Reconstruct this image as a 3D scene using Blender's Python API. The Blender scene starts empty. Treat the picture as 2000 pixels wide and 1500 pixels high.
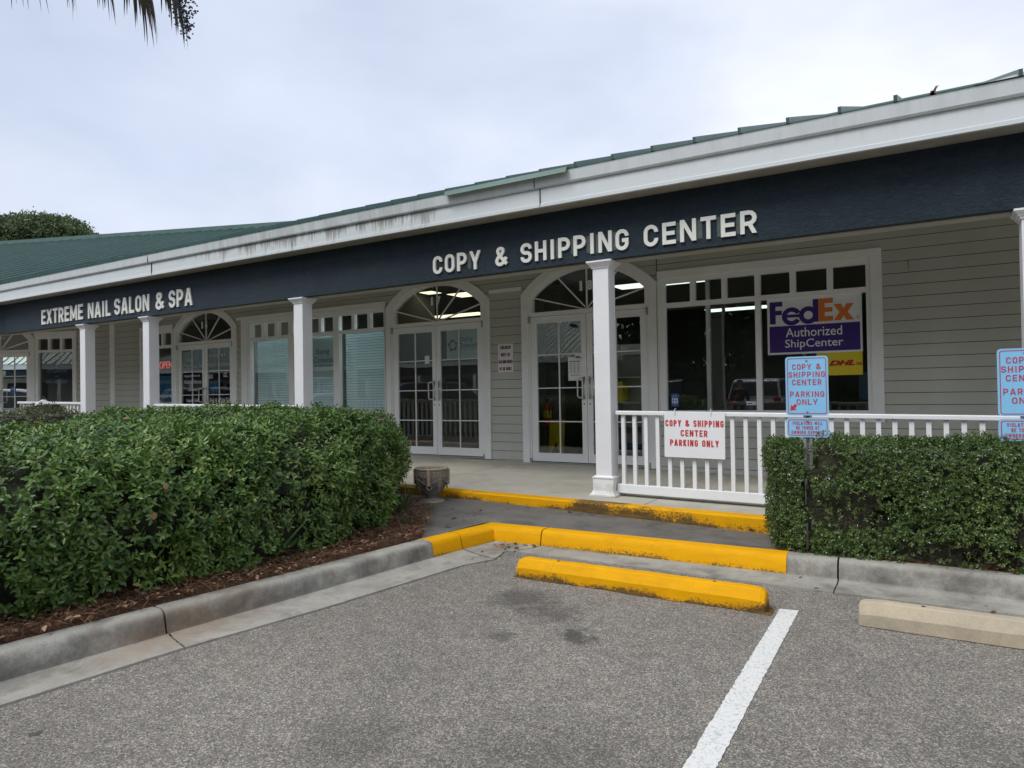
import bpy, bmesh, math, random
import numpy as np
from mathutils import Vector, Matrix
R_ = math.radians
rng = np.random.default_rng(7)
random.seed(7)
scene = bpy.context.scene
C = scene.collection

# ---------------------------------------------------------------- camera
CAMZ = 1.41
cam_d = bpy.data.cameras.new('camera'); cam = bpy.data.objects.new('camera', cam_d); C.objects.link(cam)
cam_d.sensor_width = 36; cam_d.lens = 1328/2000*36; cam_d.clip_end = 600; cam_d.clip_start = 0.05
_y, _p, _r = R_(30.97), R_(0.711), R_(-0.934)
_f0 = Vector((-math.sin(_y), math.cos(_y), 0)); _r0 = Vector((math.cos(_y), math.sin(_y), 0)); _u0 = Vector((0, 0, 1))
_fw = _f0*math.cos(_p)+_u0*math.sin(_p); _up = _u0*math.cos(_p)-_f0*math.sin(_p)
_rt = _r0*math.cos(_r)+_up*math.sin(_r); _u2 = _up*math.cos(_r)-_r0*math.sin(_r)
M = Matrix((_rt, _u2, -_fw)).transposed().to_4x4(); M.translation = (0, 0, CAMZ)
cam.matrix_world = M
scene.camera = cam

# ---------------------------------------------------------------- world and sun
SUN = Vector((-0.28, -0.72, 0.95)).normalized()
SUN_EL = math.asin(SUN.z); SUN_AZ = math.atan2(SUN.x, SUN.y)
world = bpy.data.worlds.new("World"); scene.world = world; world.use_nodes = True
nt = world.node_tree; nt.nodes.clear()
def N(nt, t, **kw):
    n = nt.nodes.new(t)
    for k, v in kw.items():
        if k == 'ins':
            for a, b in v.items(): n.inputs[a].default_value = b
        else: setattr(n, k, v)
    return n
def L(nt, a, b): nt.links.new(a, b)
out = N(nt, 'ShaderNodeOutputWorld'); bgn = N(nt, 'ShaderNodeBackground')
sky = N(nt, 'ShaderNodeTexSky', sky_type='NISHITA', sun_disc=False, sun_elevation=SUN_EL, sun_rotation=SUN_AZ)
tc = N(nt, 'ShaderNodeTexCoord')
mp = N(nt, 'ShaderNodeMapping'); mp.inputs['Scale'].default_value = (1.0, 1.0, 2.2)
L(nt, tc.outputs['Generated'], mp.inputs[0])
nz = N(nt, 'ShaderNodeTexNoise', ins={'Scale': 1.5, 'Detail': 5, 'Roughness': .5, 'Distortion': .25}); L(nt, mp.outputs[0], nz.inputs[0])
cr = N(nt, 'ShaderNodeValToRGB'); cr.color_ramp.elements[0].position = .38; cr.color_ramp.elements[1].position = .60
cr.color_ramp.elements[0].color = (.68, .68, .68, 1); cr.color_ramp.elements[1].color = (1, 1, 1, 1)
L(nt, nz.outputs[0], cr.inputs[0])
nz2 = N(nt, 'ShaderNodeTexNoise', ins={'Scale': 1.1, 'Detail': 5, 'Roughness': .55}); L(nt, mp.outputs[0], nz2.inputs[0])
cr2 = N(nt, 'ShaderNodeValToRGB'); cr2.color_ramp.elements[0].position = .38; cr2.color_ramp.elements[1].position = .60
cr2.color_ramp.elements[0].color = (6.2, 6.8, 8.2, 1); cr2.color_ramp.elements[1].color = (8.1, 8.35, 9.1, 1)
L(nt, nz2.outputs[0], cr2.inputs[0])
mx = N(nt, 'ShaderNodeMix', data_type='RGBA'); L(nt, cr.outputs[0], mx.inputs[0]); L(nt, sky.outputs[0], mx.inputs[6]); L(nt, cr2.outputs[0], mx.inputs[7])
L(nt, mx.outputs[2], bgn.inputs[0]); bgn.inputs[1].default_value = 0.10; L(nt, bgn.outputs[0], out.inputs[0])
sd = bpy.data.lights.new('sun', 'SUN'); sd.energy = 1.75; sd.angle = R_(26); sd.color = (1, .98, .94)
so = bpy.data.objects.new('sun', sd); C.objects.link(so); so.rotation_euler = (-SUN).to_track_quat('-Z', 'Y').to_euler(); so.location = (0, -5, 12)
scene.view_settings.view_transform = 'Standard'; scene.view_settings.look = 'None'
scene.view_settings.exposure = 0.32; scene.view_settings.gamma = 1.0

# ---------------------------------------------------------------- materials
def mat(name, col=(.5, .5, .5), rough=.6, metal=0., spec=.5, noise=None, bump=None, emit=None, sheen=None):
    """noise=(scale, amount, detail) brightness mottling; bump=(scale, strength, dist)"""
    m = bpy.data.materials.new(name); m.use_nodes = True; t = m.node_tree; b = t.nodes['Principled BSDF']
    b.inputs['Base Color'].default_value = (*col, 1); b.inputs['Roughness'].default_value = rough
    b.inputs['Metallic'].default_value = metal; b.inputs['Specular IOR Level'].default_value = spec
    co = N(t, 'ShaderNodeTexCoord')
    if noise:
        n = N(t, 'ShaderNodeTexNoise', ins={'Scale': noise[0], 'Detail': noise[2] if len(noise) > 2 else 5, 'Roughness': .6}); L(t, co.outputs['Object'], n.inputs[0])
        r = N(t, 'ShaderNodeMapRange', ins={'From Min': .3, 'From Max': .7, 'To Min': 1-noise[1], 'To Max': 1+noise[1]*.6}); L(t, n.outputs[0], r.inputs[0])
        v = N(t, 'ShaderNodeMix', data_type='RGBA', blend_type='MULTIPLY'); v.inputs[0].default_value = 1
        v.inputs[6].default_value = (*col, 1); L(t, r.outputs[0], v.inputs[7]); L(t, v.outputs[2], b.inputs['Base Color'])
    if bump:
        n = N(t, 'ShaderNodeTexNoise', ins={'Scale': bump[0], 'Detail': 6, 'Roughness': .6}); L(t, co.outputs['Object'], n.inputs[0])
        bp = N(t, 'ShaderNodeBump', ins={'Strength': bump[1], 'Distance': bump[2]}); L(t, n.outputs[0], bp.inputs['Height']); L(t, bp.outputs[0], b.inputs['Normal'])
    if emit:
        b.inputs['Emission Color'].default_value = (*emit[0], 1); b.inputs['Emission Strength'].default_value = emit[1]
    return m
def ramp(t, fac, stops):
    r = N(t, 'ShaderNodeValToRGB'); e = r.color_ramp.elements
    while len(e) < len(stops): e.new(.5)
    for i, (p, c) in enumerate(stops): e[i].position = p; e[i].color = (*c, 1) if len(c) == 3 else c
    L(t, fac, r.inputs[0]); return r.outputs[0]
def mixc(t, f, a, b, mode='MIX'):
    m = N(t, 'ShaderNodeMix', data_type='RGBA', blend_type=mode)
    for sock, v in ((0, f), (6, a), (7, b)):
        if isinstance(v, (int, float)): m.inputs[sock].default_value = v
        elif isinstance(v, tuple): m.inputs[sock].default_value = (*v, 1)
        else: L(t, v, m.inputs[sock])
    return m.outputs[2]
def noise(t, co, scale, detail=5, rough=.6, scl3=None, w=0):
    if scl3:
        mp = N(t, 'ShaderNodeMapping'); mp.inputs['Scale'].default_value = scl3; L(t, co, mp.inputs[0]); co = mp.outputs[0]
    n = N(t, 'ShaderNodeTexNoise', ins={'Scale': scale, 'Detail': detail, 'Roughness': rough, 'Distortion': w}); L(t, co, n.inputs[0]); return n.outputs[0]
def mrange(t, v, a, b, c, d):
    r = N(t, 'ShaderNodeMapRange', ins={'From Min': a, 'From Max': b, 'To Min': c, 'To Max': d}); L(t, v, r.inputs[0]); return r.outputs[0]
def mth(t, op, a, b=None):
    m = N(t, 'ShaderNodeMath', operation=op)
    for i, v in enumerate((a, b)):
        if v is None: continue
        if isinstance(v, (int, float)): m.inputs[i].default_value = v
        else: L(t, v, m.inputs[i])
    return m.outputs[0]
def newmat(name, rough=.7, spec=.4):
    m = bpy.data.materials.new(name); m.use_nodes = True; t = m.node_tree; b = t.nodes['Principled BSDF']
    b.inputs['Roughness'].default_value = rough; b.inputs['Specular IOR Level'].default_value = spec
    co = N(t, 'ShaderNodeTexCoord').outputs['Object']; return m, t, b, co
def setbump(t, b, h, s, d):
    bp = N(t, 'ShaderNodeBump', ins={'Strength': s, 'Distance': d}); L(t, h, bp.inputs['Height']); L(t, bp.outputs[0], b.inputs['Normal'])

# asphalt with exposed aggregate, oil spots
m_asph, t, b, co = newmat('asphalt', .85, .3)
def voro(t, co, scale, feat='F1', out='Color'):
    v = N(t, 'ShaderNodeTexVoronoi', feature=feat, ins={'Scale': scale}); L(t, co, v.inputs[0]); return v.outputs[out]
vc = voro(t, co, 200); sx = N(t, 'ShaderNodeSeparateColor'); L(t, vc, sx.inputs[0])
vc2 = voro(t, co, 112); sx2 = N(t, 'ShaderNodeSeparateColor'); L(t, vc2, sx2.inputs[0])
stones = ramp(t, sx.outputs[0], [(0, (.060, .060, .064)), (.35, (.105, .102, .100)), (.6, (.19, .178, .160)), (.80, (.30, .265, .215)), (1, (.66, .62, .55))])
st2 = ramp(t, sx2.outputs[1], [(0, (.10, .10, .105)), (.5, (.16, .153, .143)), (.8, (.25, .21, .16)), (1, (.46, .43, .39))])
base = mixc(t, .45, stones, st2)
big = mrange(t, noise(t, co, .8, 4, .6), .3, .7, .86, 1.10)
mid = mrange(t, noise(t, co, 9, 6, .7), .3, .7, .80, 1.15)
base = mixc(t, 1.0, base, big, 'MULTIPLY'); base = mixc(t, 1.0, base, mid, 'MULTIPLY')
# oil stains where engines stand
for (ox, oy, rad, st) in ((-2.35, 4.02, .30, .62), (-2.05, 3.86, .22, .55), (-1.72, 3.55, .13, .75), (-2.1, 3.35, .10, .5), (-1.2, 2.2, .6, .3), (-2.0, 2.05, .30, .35), (0.3, 3.1, .45, .25)):
    vs = N(t, 'ShaderNodeVectorMath', operation='DISTANCE'); L(t, co, vs.inputs[0]); vs.inputs[1].default_value = (ox, oy, 0)
    dn = mth(t, 'ADD', vs.outputs['Value'], mrange(t, noise(t, co, 7, 5, .7), .3, .7, -.11, .11))
    base = mixc(t, mrange(t, dn, rad*.35, rad, st, 0), base, (.045, .043, .04))
vd = N(t, 'ShaderNodeTexVoronoi', ins={'Scale': 3.1, 'Randomness': 1}); L(t, co, vd.inputs[0]); vds = N(t, 'ShaderNodeSeparateColor'); L(t, vd.outputs['Color'], vds.inputs[0])
dr = mth(t, 'ADD', vd.outputs['Distance'], mrange(t, noise(t, co, 40, 4, .7), .3, .7, -.03, .03)); thr = mrange(t, vds.outputs[0], .35, 1, -.01, .085)
base = mixc(t, mth(t, 'MULTIPLY', mth(t, 'LESS_THAN', dr, thr), .68), base, (.035, .033, .03))
base = mixc(t, 1., base, (1.08, 1.075, 1.045), 'MULTIPLY')
L(t, base, b.inputs['Base Color']); setbump(t, b, sx.outputs[0], .55, .004)

def concrete(name, c1, c2, dirt=(.16, .15, .13), dsc=2.2, damt=.55, speck=.12):
    m, t, b, co = newmat(name, .85, .3)
    base = mixc(t, mrange(t, noise(t, co, 3.0, 7, .65), .3, .7, 0, 1), c1, c2)
    base = mixc(t, mrange(t, noise(t, co, dsc, 8, .7, w=.6), .5, .72, 0, damt), base, dirt)
    fine = mrange(t, noise(t, co, 170, 2, .6), .3, .7, 1-speck, 1+speck)
    base = mixc(t, 1., base, fine, 'MULTIPLY'); L(t, base, b.inputs['Base Color'])
    setbump(t, b, noise(t, co, 120, 4, .7), .35, .003); return m
m_kerb = concrete('kerb concrete', (.40, .385, .335), (.25, .24, .21), (.085, .08, .07), 2.6, .75, .2)
def grime(m, zlo, zhi, col, amt, sc=3.):
    t = m.node_tree; b = t.nodes['Principled BSDF']; src = b.inputs['Base Color'].links[0].from_socket; co = N(t, 'ShaderNodeTexCoord').outputs['Object']; s = N(t, 'ShaderNodeSeparateXYZ'); L(t, co, s.inputs[0])
    lo = mrange(t, s.outputs[2], zlo, zlo+.02, 0, 1); hi = mrange(t, s.outputs[2], zhi-.03, zhi, 1, 0); n = mrange(t, noise(t, co, sc, 7, .7), .36, .62, 0, 1)
    f = mth(t, 'MULTIPLY', mth(t, 'MULTIPLY', lo, hi), mth(t, 'MULTIPLY', n, amt)); o = mixc(t, f, src, col); L(t, o, b.inputs['Base Color'])
grime(m_kerb, .012, .150, (.09, .085, .075), .8)
# rusty silt left in the gutter by the kerb joint
def silt(m, ox, oy, rad, col, amt):
    t = m.node_tree; b = t.nodes['Principled BSDF']; src = b.inputs['Base Color'].links[0].from_socket; co = N(t, 'ShaderNodeTexCoord').outputs['Object']; mp = N(t, 'ShaderNodeMapping'); mp.inputs['Scale'].default_value = (1.6, .45, 1); L(t, co, mp.inputs[0])
    vs = N(t, 'ShaderNodeVectorMath', operation='DISTANCE'); L(t, mp.outputs[0], vs.inputs[0]); vs.inputs[1].default_value = (ox*1.6, oy*.45, 0); dn = mth(t, 'ADD', vs.outputs['Value'], mrange(t, noise(t, co, 8, 5, .7), .3, .7, -.12, .12))
    L(t, mixc(t, mrange(t, dn, rad*.3, rad, amt, 0), src, col), b.inputs['Base Color'])
silt(m_kerb, -3.78, 2.45, .34, (.30, .18, .09), .35); silt(m_kerb, -3.86, 1.6, .2, (.12, .11, .095), .5); silt(m_kerb, -3.25, 5.25, .3, (.12, .11, .095), .5)
m_porch = concrete('porch concrete', (.50, .475, .40), (.42, .40, .335), (.22, .205, .18), .9, .5, .06)
m_walk = concrete('dark walk', (.125, .118, .107), (.19, .178, .155), (.055, .052, .047), 2.0, .75, .22)
m_stop = concrete('wheel stop concrete', (.50, .425, .30), (.41, .35, .26), (.20, .19, .16), 3.0, .5, .12)
def yellow(name, zlo, zhi, amt, x0=None, zslope=0):
    m, t, b, co = newmat(name, .7, .18)
    base = mixc(t, mrange(t, noise(t, co, 5, 6, .6), .3, .7, 0, 1), (.80, .40, .0), (.72, .34, .0))
    s = N(t, 'ShaderNodeSeparateXYZ'); L(t, co, s.inputs[0])
    hgt = mrange(t, s.outputs[2], zlo, zhi, .30, -.08)
    big = mrange(t, noise(t, co, 1.1, 4, .6), .40, .60, -.10, .20*amt)
    n = noise(t, co, 55, 6, .75)
    f = mth(t, 'ADD', mth(t, 'ADD', n, hgt), big)
    f = mrange(t, f, .62, .80, 0, .92)
    base = mixc(t, f, base, (.045, .04, .03))
    scuff = mrange(t, noise(t, co, 30, 6, .7, (1, .3, 1)), .68, .76, 0, .35)
    base = mixc(t, scuff, base, (.50, .30, .06))
    base = mixc(t, mrange(t, noise(t, co, 14, 7, .7, (.35, 1, 2.2)), .45, .75, 0, .45), base, (.52, .25, .0))
    L(t, base, b.inputs['Base Color']); setbump(t, b, noise(t, co, 60, 5, .7), .5, .004); return m
m_yel_k1 = yellow('yellow kerb paint', .0, .07, .7)
m_yel_k2 = yellow('yellow porch edge paint', .13, .25, 2.0)
m_yel_ws = yellow('yellow stop paint', .0, .07, 1.7)
# white line paint, worn
m_line, t, b, co = newmat('line paint', .7, .3)
w_ = mth(t, 'MAXIMUM', mrange(t, noise(t, co, 60, 7, .85), .52, .62, 0, .75), mrange(t, noise(t, co, 9, 7, .8), .56, .68, 0, .6))
L(t, mixc(t, w_, (.70, .70, .67), (.2, .195, .18)), b.inputs['Base Color']); setbump(t, b, noise(t, co, 120, 3, .6), .5, .003)
m_mulch, t, b, co = newmat('mulch', .95, .1)
L(t, ramp(t, noise(t, co, 38, 8, .8), [(.3, (.035, .02, .012)), (.5, (.10, .055, .033)), (.7, (.22, .13, .08))]), b.inputs['Base Color']); setbump(t, b, noise(t, co, 60, 6, .8), 1, .02)

m_white = mat('white gloss paint', (.80, .81, .82), .38, noise=(2.2, .05, 6), bump=(30, .08, .002))
m_plinth = mat('column foot paint', (.80, .81, .80), .45, noise=(3, .06, 6)); m_plinth.name = 'column foot paint'
m_trim = mat('trim paint', (.85, .86, .85), .45, noise=(2.5, .07, 6))
m_frame = mat('aluminium frame white', (.87, .88, .87), .35, noise=(3, .04))
m_gap_shade = mat('dark gap and lap shade', (.03, .03, .03), .9)  # real joints and holes, also the painted shadow line under siding laps
m_navy, t, b, co = newmat('navy stucco', .55, .35)
L(t, mixc(t, mth(t, 'ADD', mrange(t, noise(t, co, 2.5, 6, .6), .3, .7, 0, .5), mrange(t, noise(t, co, 26, 6, .75, (1, 1, 1.8), 1.4), .46, .66, 0, .8)), (.012, .024, .038), (.030, .050, .068)), b.inputs['Base Color'])
setbump(t, b, noise(t, co, 20, 6, .75, (1, 1, 2.2), 1.6), 1.0, .022)
m_navy_old = mat('paint ghost green', (.07, .10, .09), .6, noise=(20, .3))
m_letter = mat('letter plastic', (.76, .76, .70), .4, noise=(9, .06), bump=(25, .1, .002))
# siding
m_siding, t, b, co = newmat('siding paint', .6, .35)
bs = mixc(t, mrange(t, noise(t, co, 2.0, 5, .6, (1, 1, .25)), .3, .7, 0, 1), (.54, .545, .49), (.48, .485, .435))
L(t, bs, b.inputs['Base Color']); setbump(t, b, noise(t, co, 40, 4, .6, (.12, 1, 1)), .12, .004)
m_ceil = mat('porch ceiling paint', (.42, .41, .35), .7, noise=(1.5, .08))
# fascia with rain stains
m_fascia, t, b, co = newmat('fascia paint', .5, .4)
sx_ = N(t, 'ShaderNodeSeparateXYZ'); L(t, co, sx_.inputs[0])
zone = mth(t, 'MULTIPLY', mrange(t, sx_.outputs[0], -10.3, -8.8, 0, 1), mrange(t, sx_.outputs[0], -5.3, -4.7, 1, 0))
str1 = noise(t, co, 1.0, 4, .7, (7.5, 7.5, .5)); str2 = noise(t, co, 1.0, 5, .75, (34, 34, 2.0))
top = mrange(t, sx_.outputs[2], 3.46, 3.66, -.06, .10)
sf = mth(t, 'ADD', mth(t, 'ADD', mth(t, 'MULTIPLY', str1, .6), mth(t, 'MULTIPLY', str2, .4)), top)
stain = mth(t, 'MULTIPLY', mth(t, 'MULTIPLY', mrange(t, sf, .51, .61, 0, .85), zone), mrange(t, sx_.outputs[2], 3.655, 3.665, 1, .22))
general = mth(t, 'MULTIPLY', mrange(t, sf, .55, .75, 0, .35), 1.0)
lip = mrange(t, noise(t, co, 2.5, 8, .8), .52, .66, 0, .35)
bb = mixc(t, general, (.62, .66, .67), (.42, .43, .41)); bb = mixc(t, mth(t, 'MULTIPLY', lip, zone), bb, (.40, .37, .27)); bb = mixc(t, stain, bb, (.20, .19, .17))
L(t, bb, b.inputs['Base Color'])
m_soffit = mat('soffit paint', (.42, .40, .35), .7, noise=(5, .18, 7))
m_roof, t, b, co = newmat('green metal roof', .42, .5)
L(t, mixc(t, mrange(t, noise(t, co, 1.2, 6, .65), .35, .65, 0, 1), (.024, .066, .054), (.034, .084, .070)), b.inputs['Base Color']); b.inputs['Metallic'].default_value = .15
m_rib_highlight = mat('green metal seam painted highlight', (.115, .20, .178), .38, .15, noise=(2, .15))  # same paint as the roof, lightened so rib highlights sit in the colour
m_ridge = mat('green ridge cap', (.085, .155, .13), .45, .1, noise=(3, .15))
m_grey = mat('weathered flashing', (.42, .43, .42), .5, .4, noise=(7, .25))
m_steel = mat('galvanised steel', (.45, .46, .46), .4, .8, noise=(20, .2))
m_alu = mat('satin aluminium', (.62, .63, .63), .3, .9)
m_rust = mat('rust', (.28, .07, .02), .9, noise=(40, .4))
m_darkrub = mat('dark rubber', (.02, .02, .02), .7)
# glass: thin sheet, tinted, mirror layer by fresnel
m_glass = bpy.data.materials.new('window glass'); m_glass.use_nodes = True; t = m_glass.node_tree; t.nodes.clear()
o = N(t, 'ShaderNodeOutputMaterial'); tr = N(t, 'ShaderNodeBsdfTransparent'); tr.inputs[0].default_value = (.97, .99, .98, 1)
gl = N(t, 'ShaderNodeBsdfGlossy'); gl.inputs['Roughness'].default_value = .0; gl.inputs[0].default_value = (.93, .98, .96, 1)
fr = N(t, 'ShaderNodeFresnel', ins={'IOR': 1.5}); ms = N(t, 'ShaderNodeMixShader')
fm = mth(t, 'MULTIPLY', fr.outputs[0], 2.7); fm = mth(t, 'MINIMUM', fm, 1.0)
co = N(t, 'ShaderNodeTexCoord').outputs['Object']
bp = N(t, 'ShaderNodeBump', ins={'Strength': .05, 'Distance': .02}); L(t, noise(t, co, 1.3, 2, .4), bp.inputs['Height']); L(t, bp.outputs[0], gl.inputs['Normal'])
L(t, fm, ms.inputs[0]); L(t, tr.outputs[0], ms.inputs[1]); L(t, gl.outputs[0], ms.inputs[2]); L(t, ms.outputs[0], o.inputs[0])

m_blind = mat('blind slat', (.84, .93, .93), .5)
t = m_blind.node_tree; tl = N(t, 'ShaderNodeBsdfTranslucent'); tl.inputs[0].default_value = (.72, .9, .95, 1); ms = N(t, 'ShaderNodeMixShader'); ms.inputs[0].default_value = .3
L(t, t.nodes['Principled BSDF'].outputs[0], ms.inputs[1]); L(t, tl.outputs[0], ms.inputs[2]); L(t, ms.outputs[0], t.nodes['Material Output'].inputs[0])
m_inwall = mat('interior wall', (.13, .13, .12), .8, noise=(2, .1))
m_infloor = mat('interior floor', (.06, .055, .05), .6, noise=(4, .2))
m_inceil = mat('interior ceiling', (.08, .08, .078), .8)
m_panel = mat('light panel', (.9, .9, .85), .5, emit=((.86, 1., .90), 1.1))
m_panelw = mat('light panel warm', (.9, .9, .8), .5, emit=((1., .95, .62), 1.3))
m_panel_fill = mat('added fill panel cool', (.9, .9, .85), .5, emit=((.82, .95, 1.), 3.2))  # for the unseen panels added to brighten the blinds
m_paper = mat('white paper', (.80, .82, .80), .6)
m_signw = mat('white sign board', (.80, .82, .84), .45, noise=(4, .03))
m_red = mat('sign red', (.52, .03, .035), .5)
m_maroon = mat('maroon letters', (.20, .01, .02), .5)
m_sblue = mat('sign blue reflective', (.24, .55, .82), .35, noise=(6, .05))
m_sred = mat('sign faded red', (.48, .055, .09), .45)
m_purple = mat('purple', (.045, .012, .19), .5)
m_orange = mat('orange', (.72, .20, .03), .5)
m_yel = mat('sign yellow', (.72, .58, .02), .5)
m_dhlred = mat('courier red', (.42, .02, .02), .5)
m_black = mat('black print', (.02, .02, .022), .6)
m_dblue = mat('print dark blue', (.02, .06, .22), .5)
m_blue = mat('print blue', (.02, .22, .50), .5)
m_dgrn = mat('print green', (.05, .25, .12), .5)
m_cyan = mat('poster blue', (.05, .28, .48), .5, noise=(9, .4))
m_neon = mat('neon tube red', (.6, .1, .08), .5, emit=((1., .12, .10), .4))
m_pblue = mat('restroom sign blue', (.02, .10, .34), .4)
m_fire = mat('extinguisher red', (.55, .015, .015), .3)
m_wet = mat('caution yellow', (.65, .50, .01), .5)
m_shelf = mat('shelf white', (.55, .56, .54), .6)
m_box = mat('cardboard', (.28, .18, .10), .8)
m_vinyl = mat('white vinyl letters', (.62, .64, .62), .5)
m_urn, t, b, co = newmat('cast stone', .85, .3)
L(t, mixc(t, mrange(t, noise(t, co, 9, 8, .7), .35, .65, 0, 1), (.10, .095, .085), (.27, .25, .22)), b.inputs['Base Color']); setbump(t, b, noise(t, co, 70, 6, .7), .6, .004)
grime(m_plinth, .0, .42, (.36, .33, .27), .45, 9.)
m_urn_ft = concrete('urn foot stone', (.36, .34, .29), (.24, .225, .19), (.10, .09, .075), 8, .5, .2)
m_urn_hi = mat('cast stone worn', (.36, .30, .21), .9, noise=(25, .35, 7), bump=(80, .5, .003))
m_soil = mat('potting soil', (.05, .03, .02), 1.0, noise=(40, .5), bump=(50, 1, .02))

def leafmat(name, stops, rough=.38, trans=.25):
    m = bpy.data.materials.new(name); m.use_nodes = True; t = m.node_tree; b = t.nodes['Principled BSDF']
    at = N(t, 'ShaderNodeAttribute', attribute_name='rnd', attribute_type='GEOMETRY')
    c = ramp(t, at.outputs['Fac'], stops); L(t, c, b.inputs['Base Color']); b.inputs['Roughness'].default_value = rough
    b.inputs['Specular IOR Level'].default_value = .5
    o = t.nodes['Material Output']; tl = N(t, 'ShaderNodeBsdfTranslucent'); L(t, c, tl.inputs[0]); ms = N(t, 'ShaderNodeMixShader'); ms.inputs[0].default_value = trans
    L(t, b.outputs[0], ms.inputs[1]); L(t, tl.outputs[0], ms.inputs[2]); L(t, ms.outputs[0], o.inputs[0]); return m
m_holly = leafmat('holly leaf', [(0, (.030, .066, .014)), (.36, (.085, .165, .034)), (.8, (.165, .27, .055)), (.95, (.26, .33, .06)), (.985, (.30, .26, .03)), (1, (.35, .16, .06))], .33, .2)
m_olive = leafmat('olive shrub leaf', [(0, (.035, .05, .018)), (.6, (.09, .11, .04)), (.93, (.14, .15, .05)), (1, (.42, .22, .05))], .5, .2)
m_box_l = leafmat('boxwood leaf', [(0, (.026, .056, .013)), (.5, (.082, .142, .032)), (.85, (.155, .22, .048)), (.97, (.16, .20, .05)), (1, (.30, .20, .09))], .35, .2)
m_pine = leafmat('pine needles', [(0, (.035, .058, .026)), (.6, (.095, .14, .055)), (1, (.17, .22, .09))], .6, .15)
m_tree = leafmat('broad leaf', [(0, (.010, .024, .010)), (.6, (.025, .05, .018)), (1, (.05, .08, .03))], .6, .15)
m_litter = leafmat('fallen leaves', [(0, (.06, .03, .018)), (.4, (.17, .085, .045)), (.75, (.30, .17, .09)), (1, (.42, .30, .20))], .8, .1)
m_frond = leafmat('palm frond', [(0, (.05, .06, .03)), (.5, (.10, .085, .06)), (1, (.17, .14, .11))], .7, .1)
m_weed = leafmat('weed blades', [(0, (.05, .12, .03)), (1, (.16, .24, .06))], .5, .3)
m_hull = mat('dark hull painted shade', (.030, .034, .018), 1.0, noise=(30, .5))  # dark filler behind the leaves, inner shade put into its colour
m_twig = mat('dead twig', (.17, .115, .085), .9, noise=(12, .4))
m_bark = mat('bark', (.11, .08, .055), .95, noise=(6, .4), bump=(20, 1, .03))
m_berry = mat('palm berries', (.035, .035, .04), .6)
m_flower = mat('yellow flower', (.80, .55, .02), .5)

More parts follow.
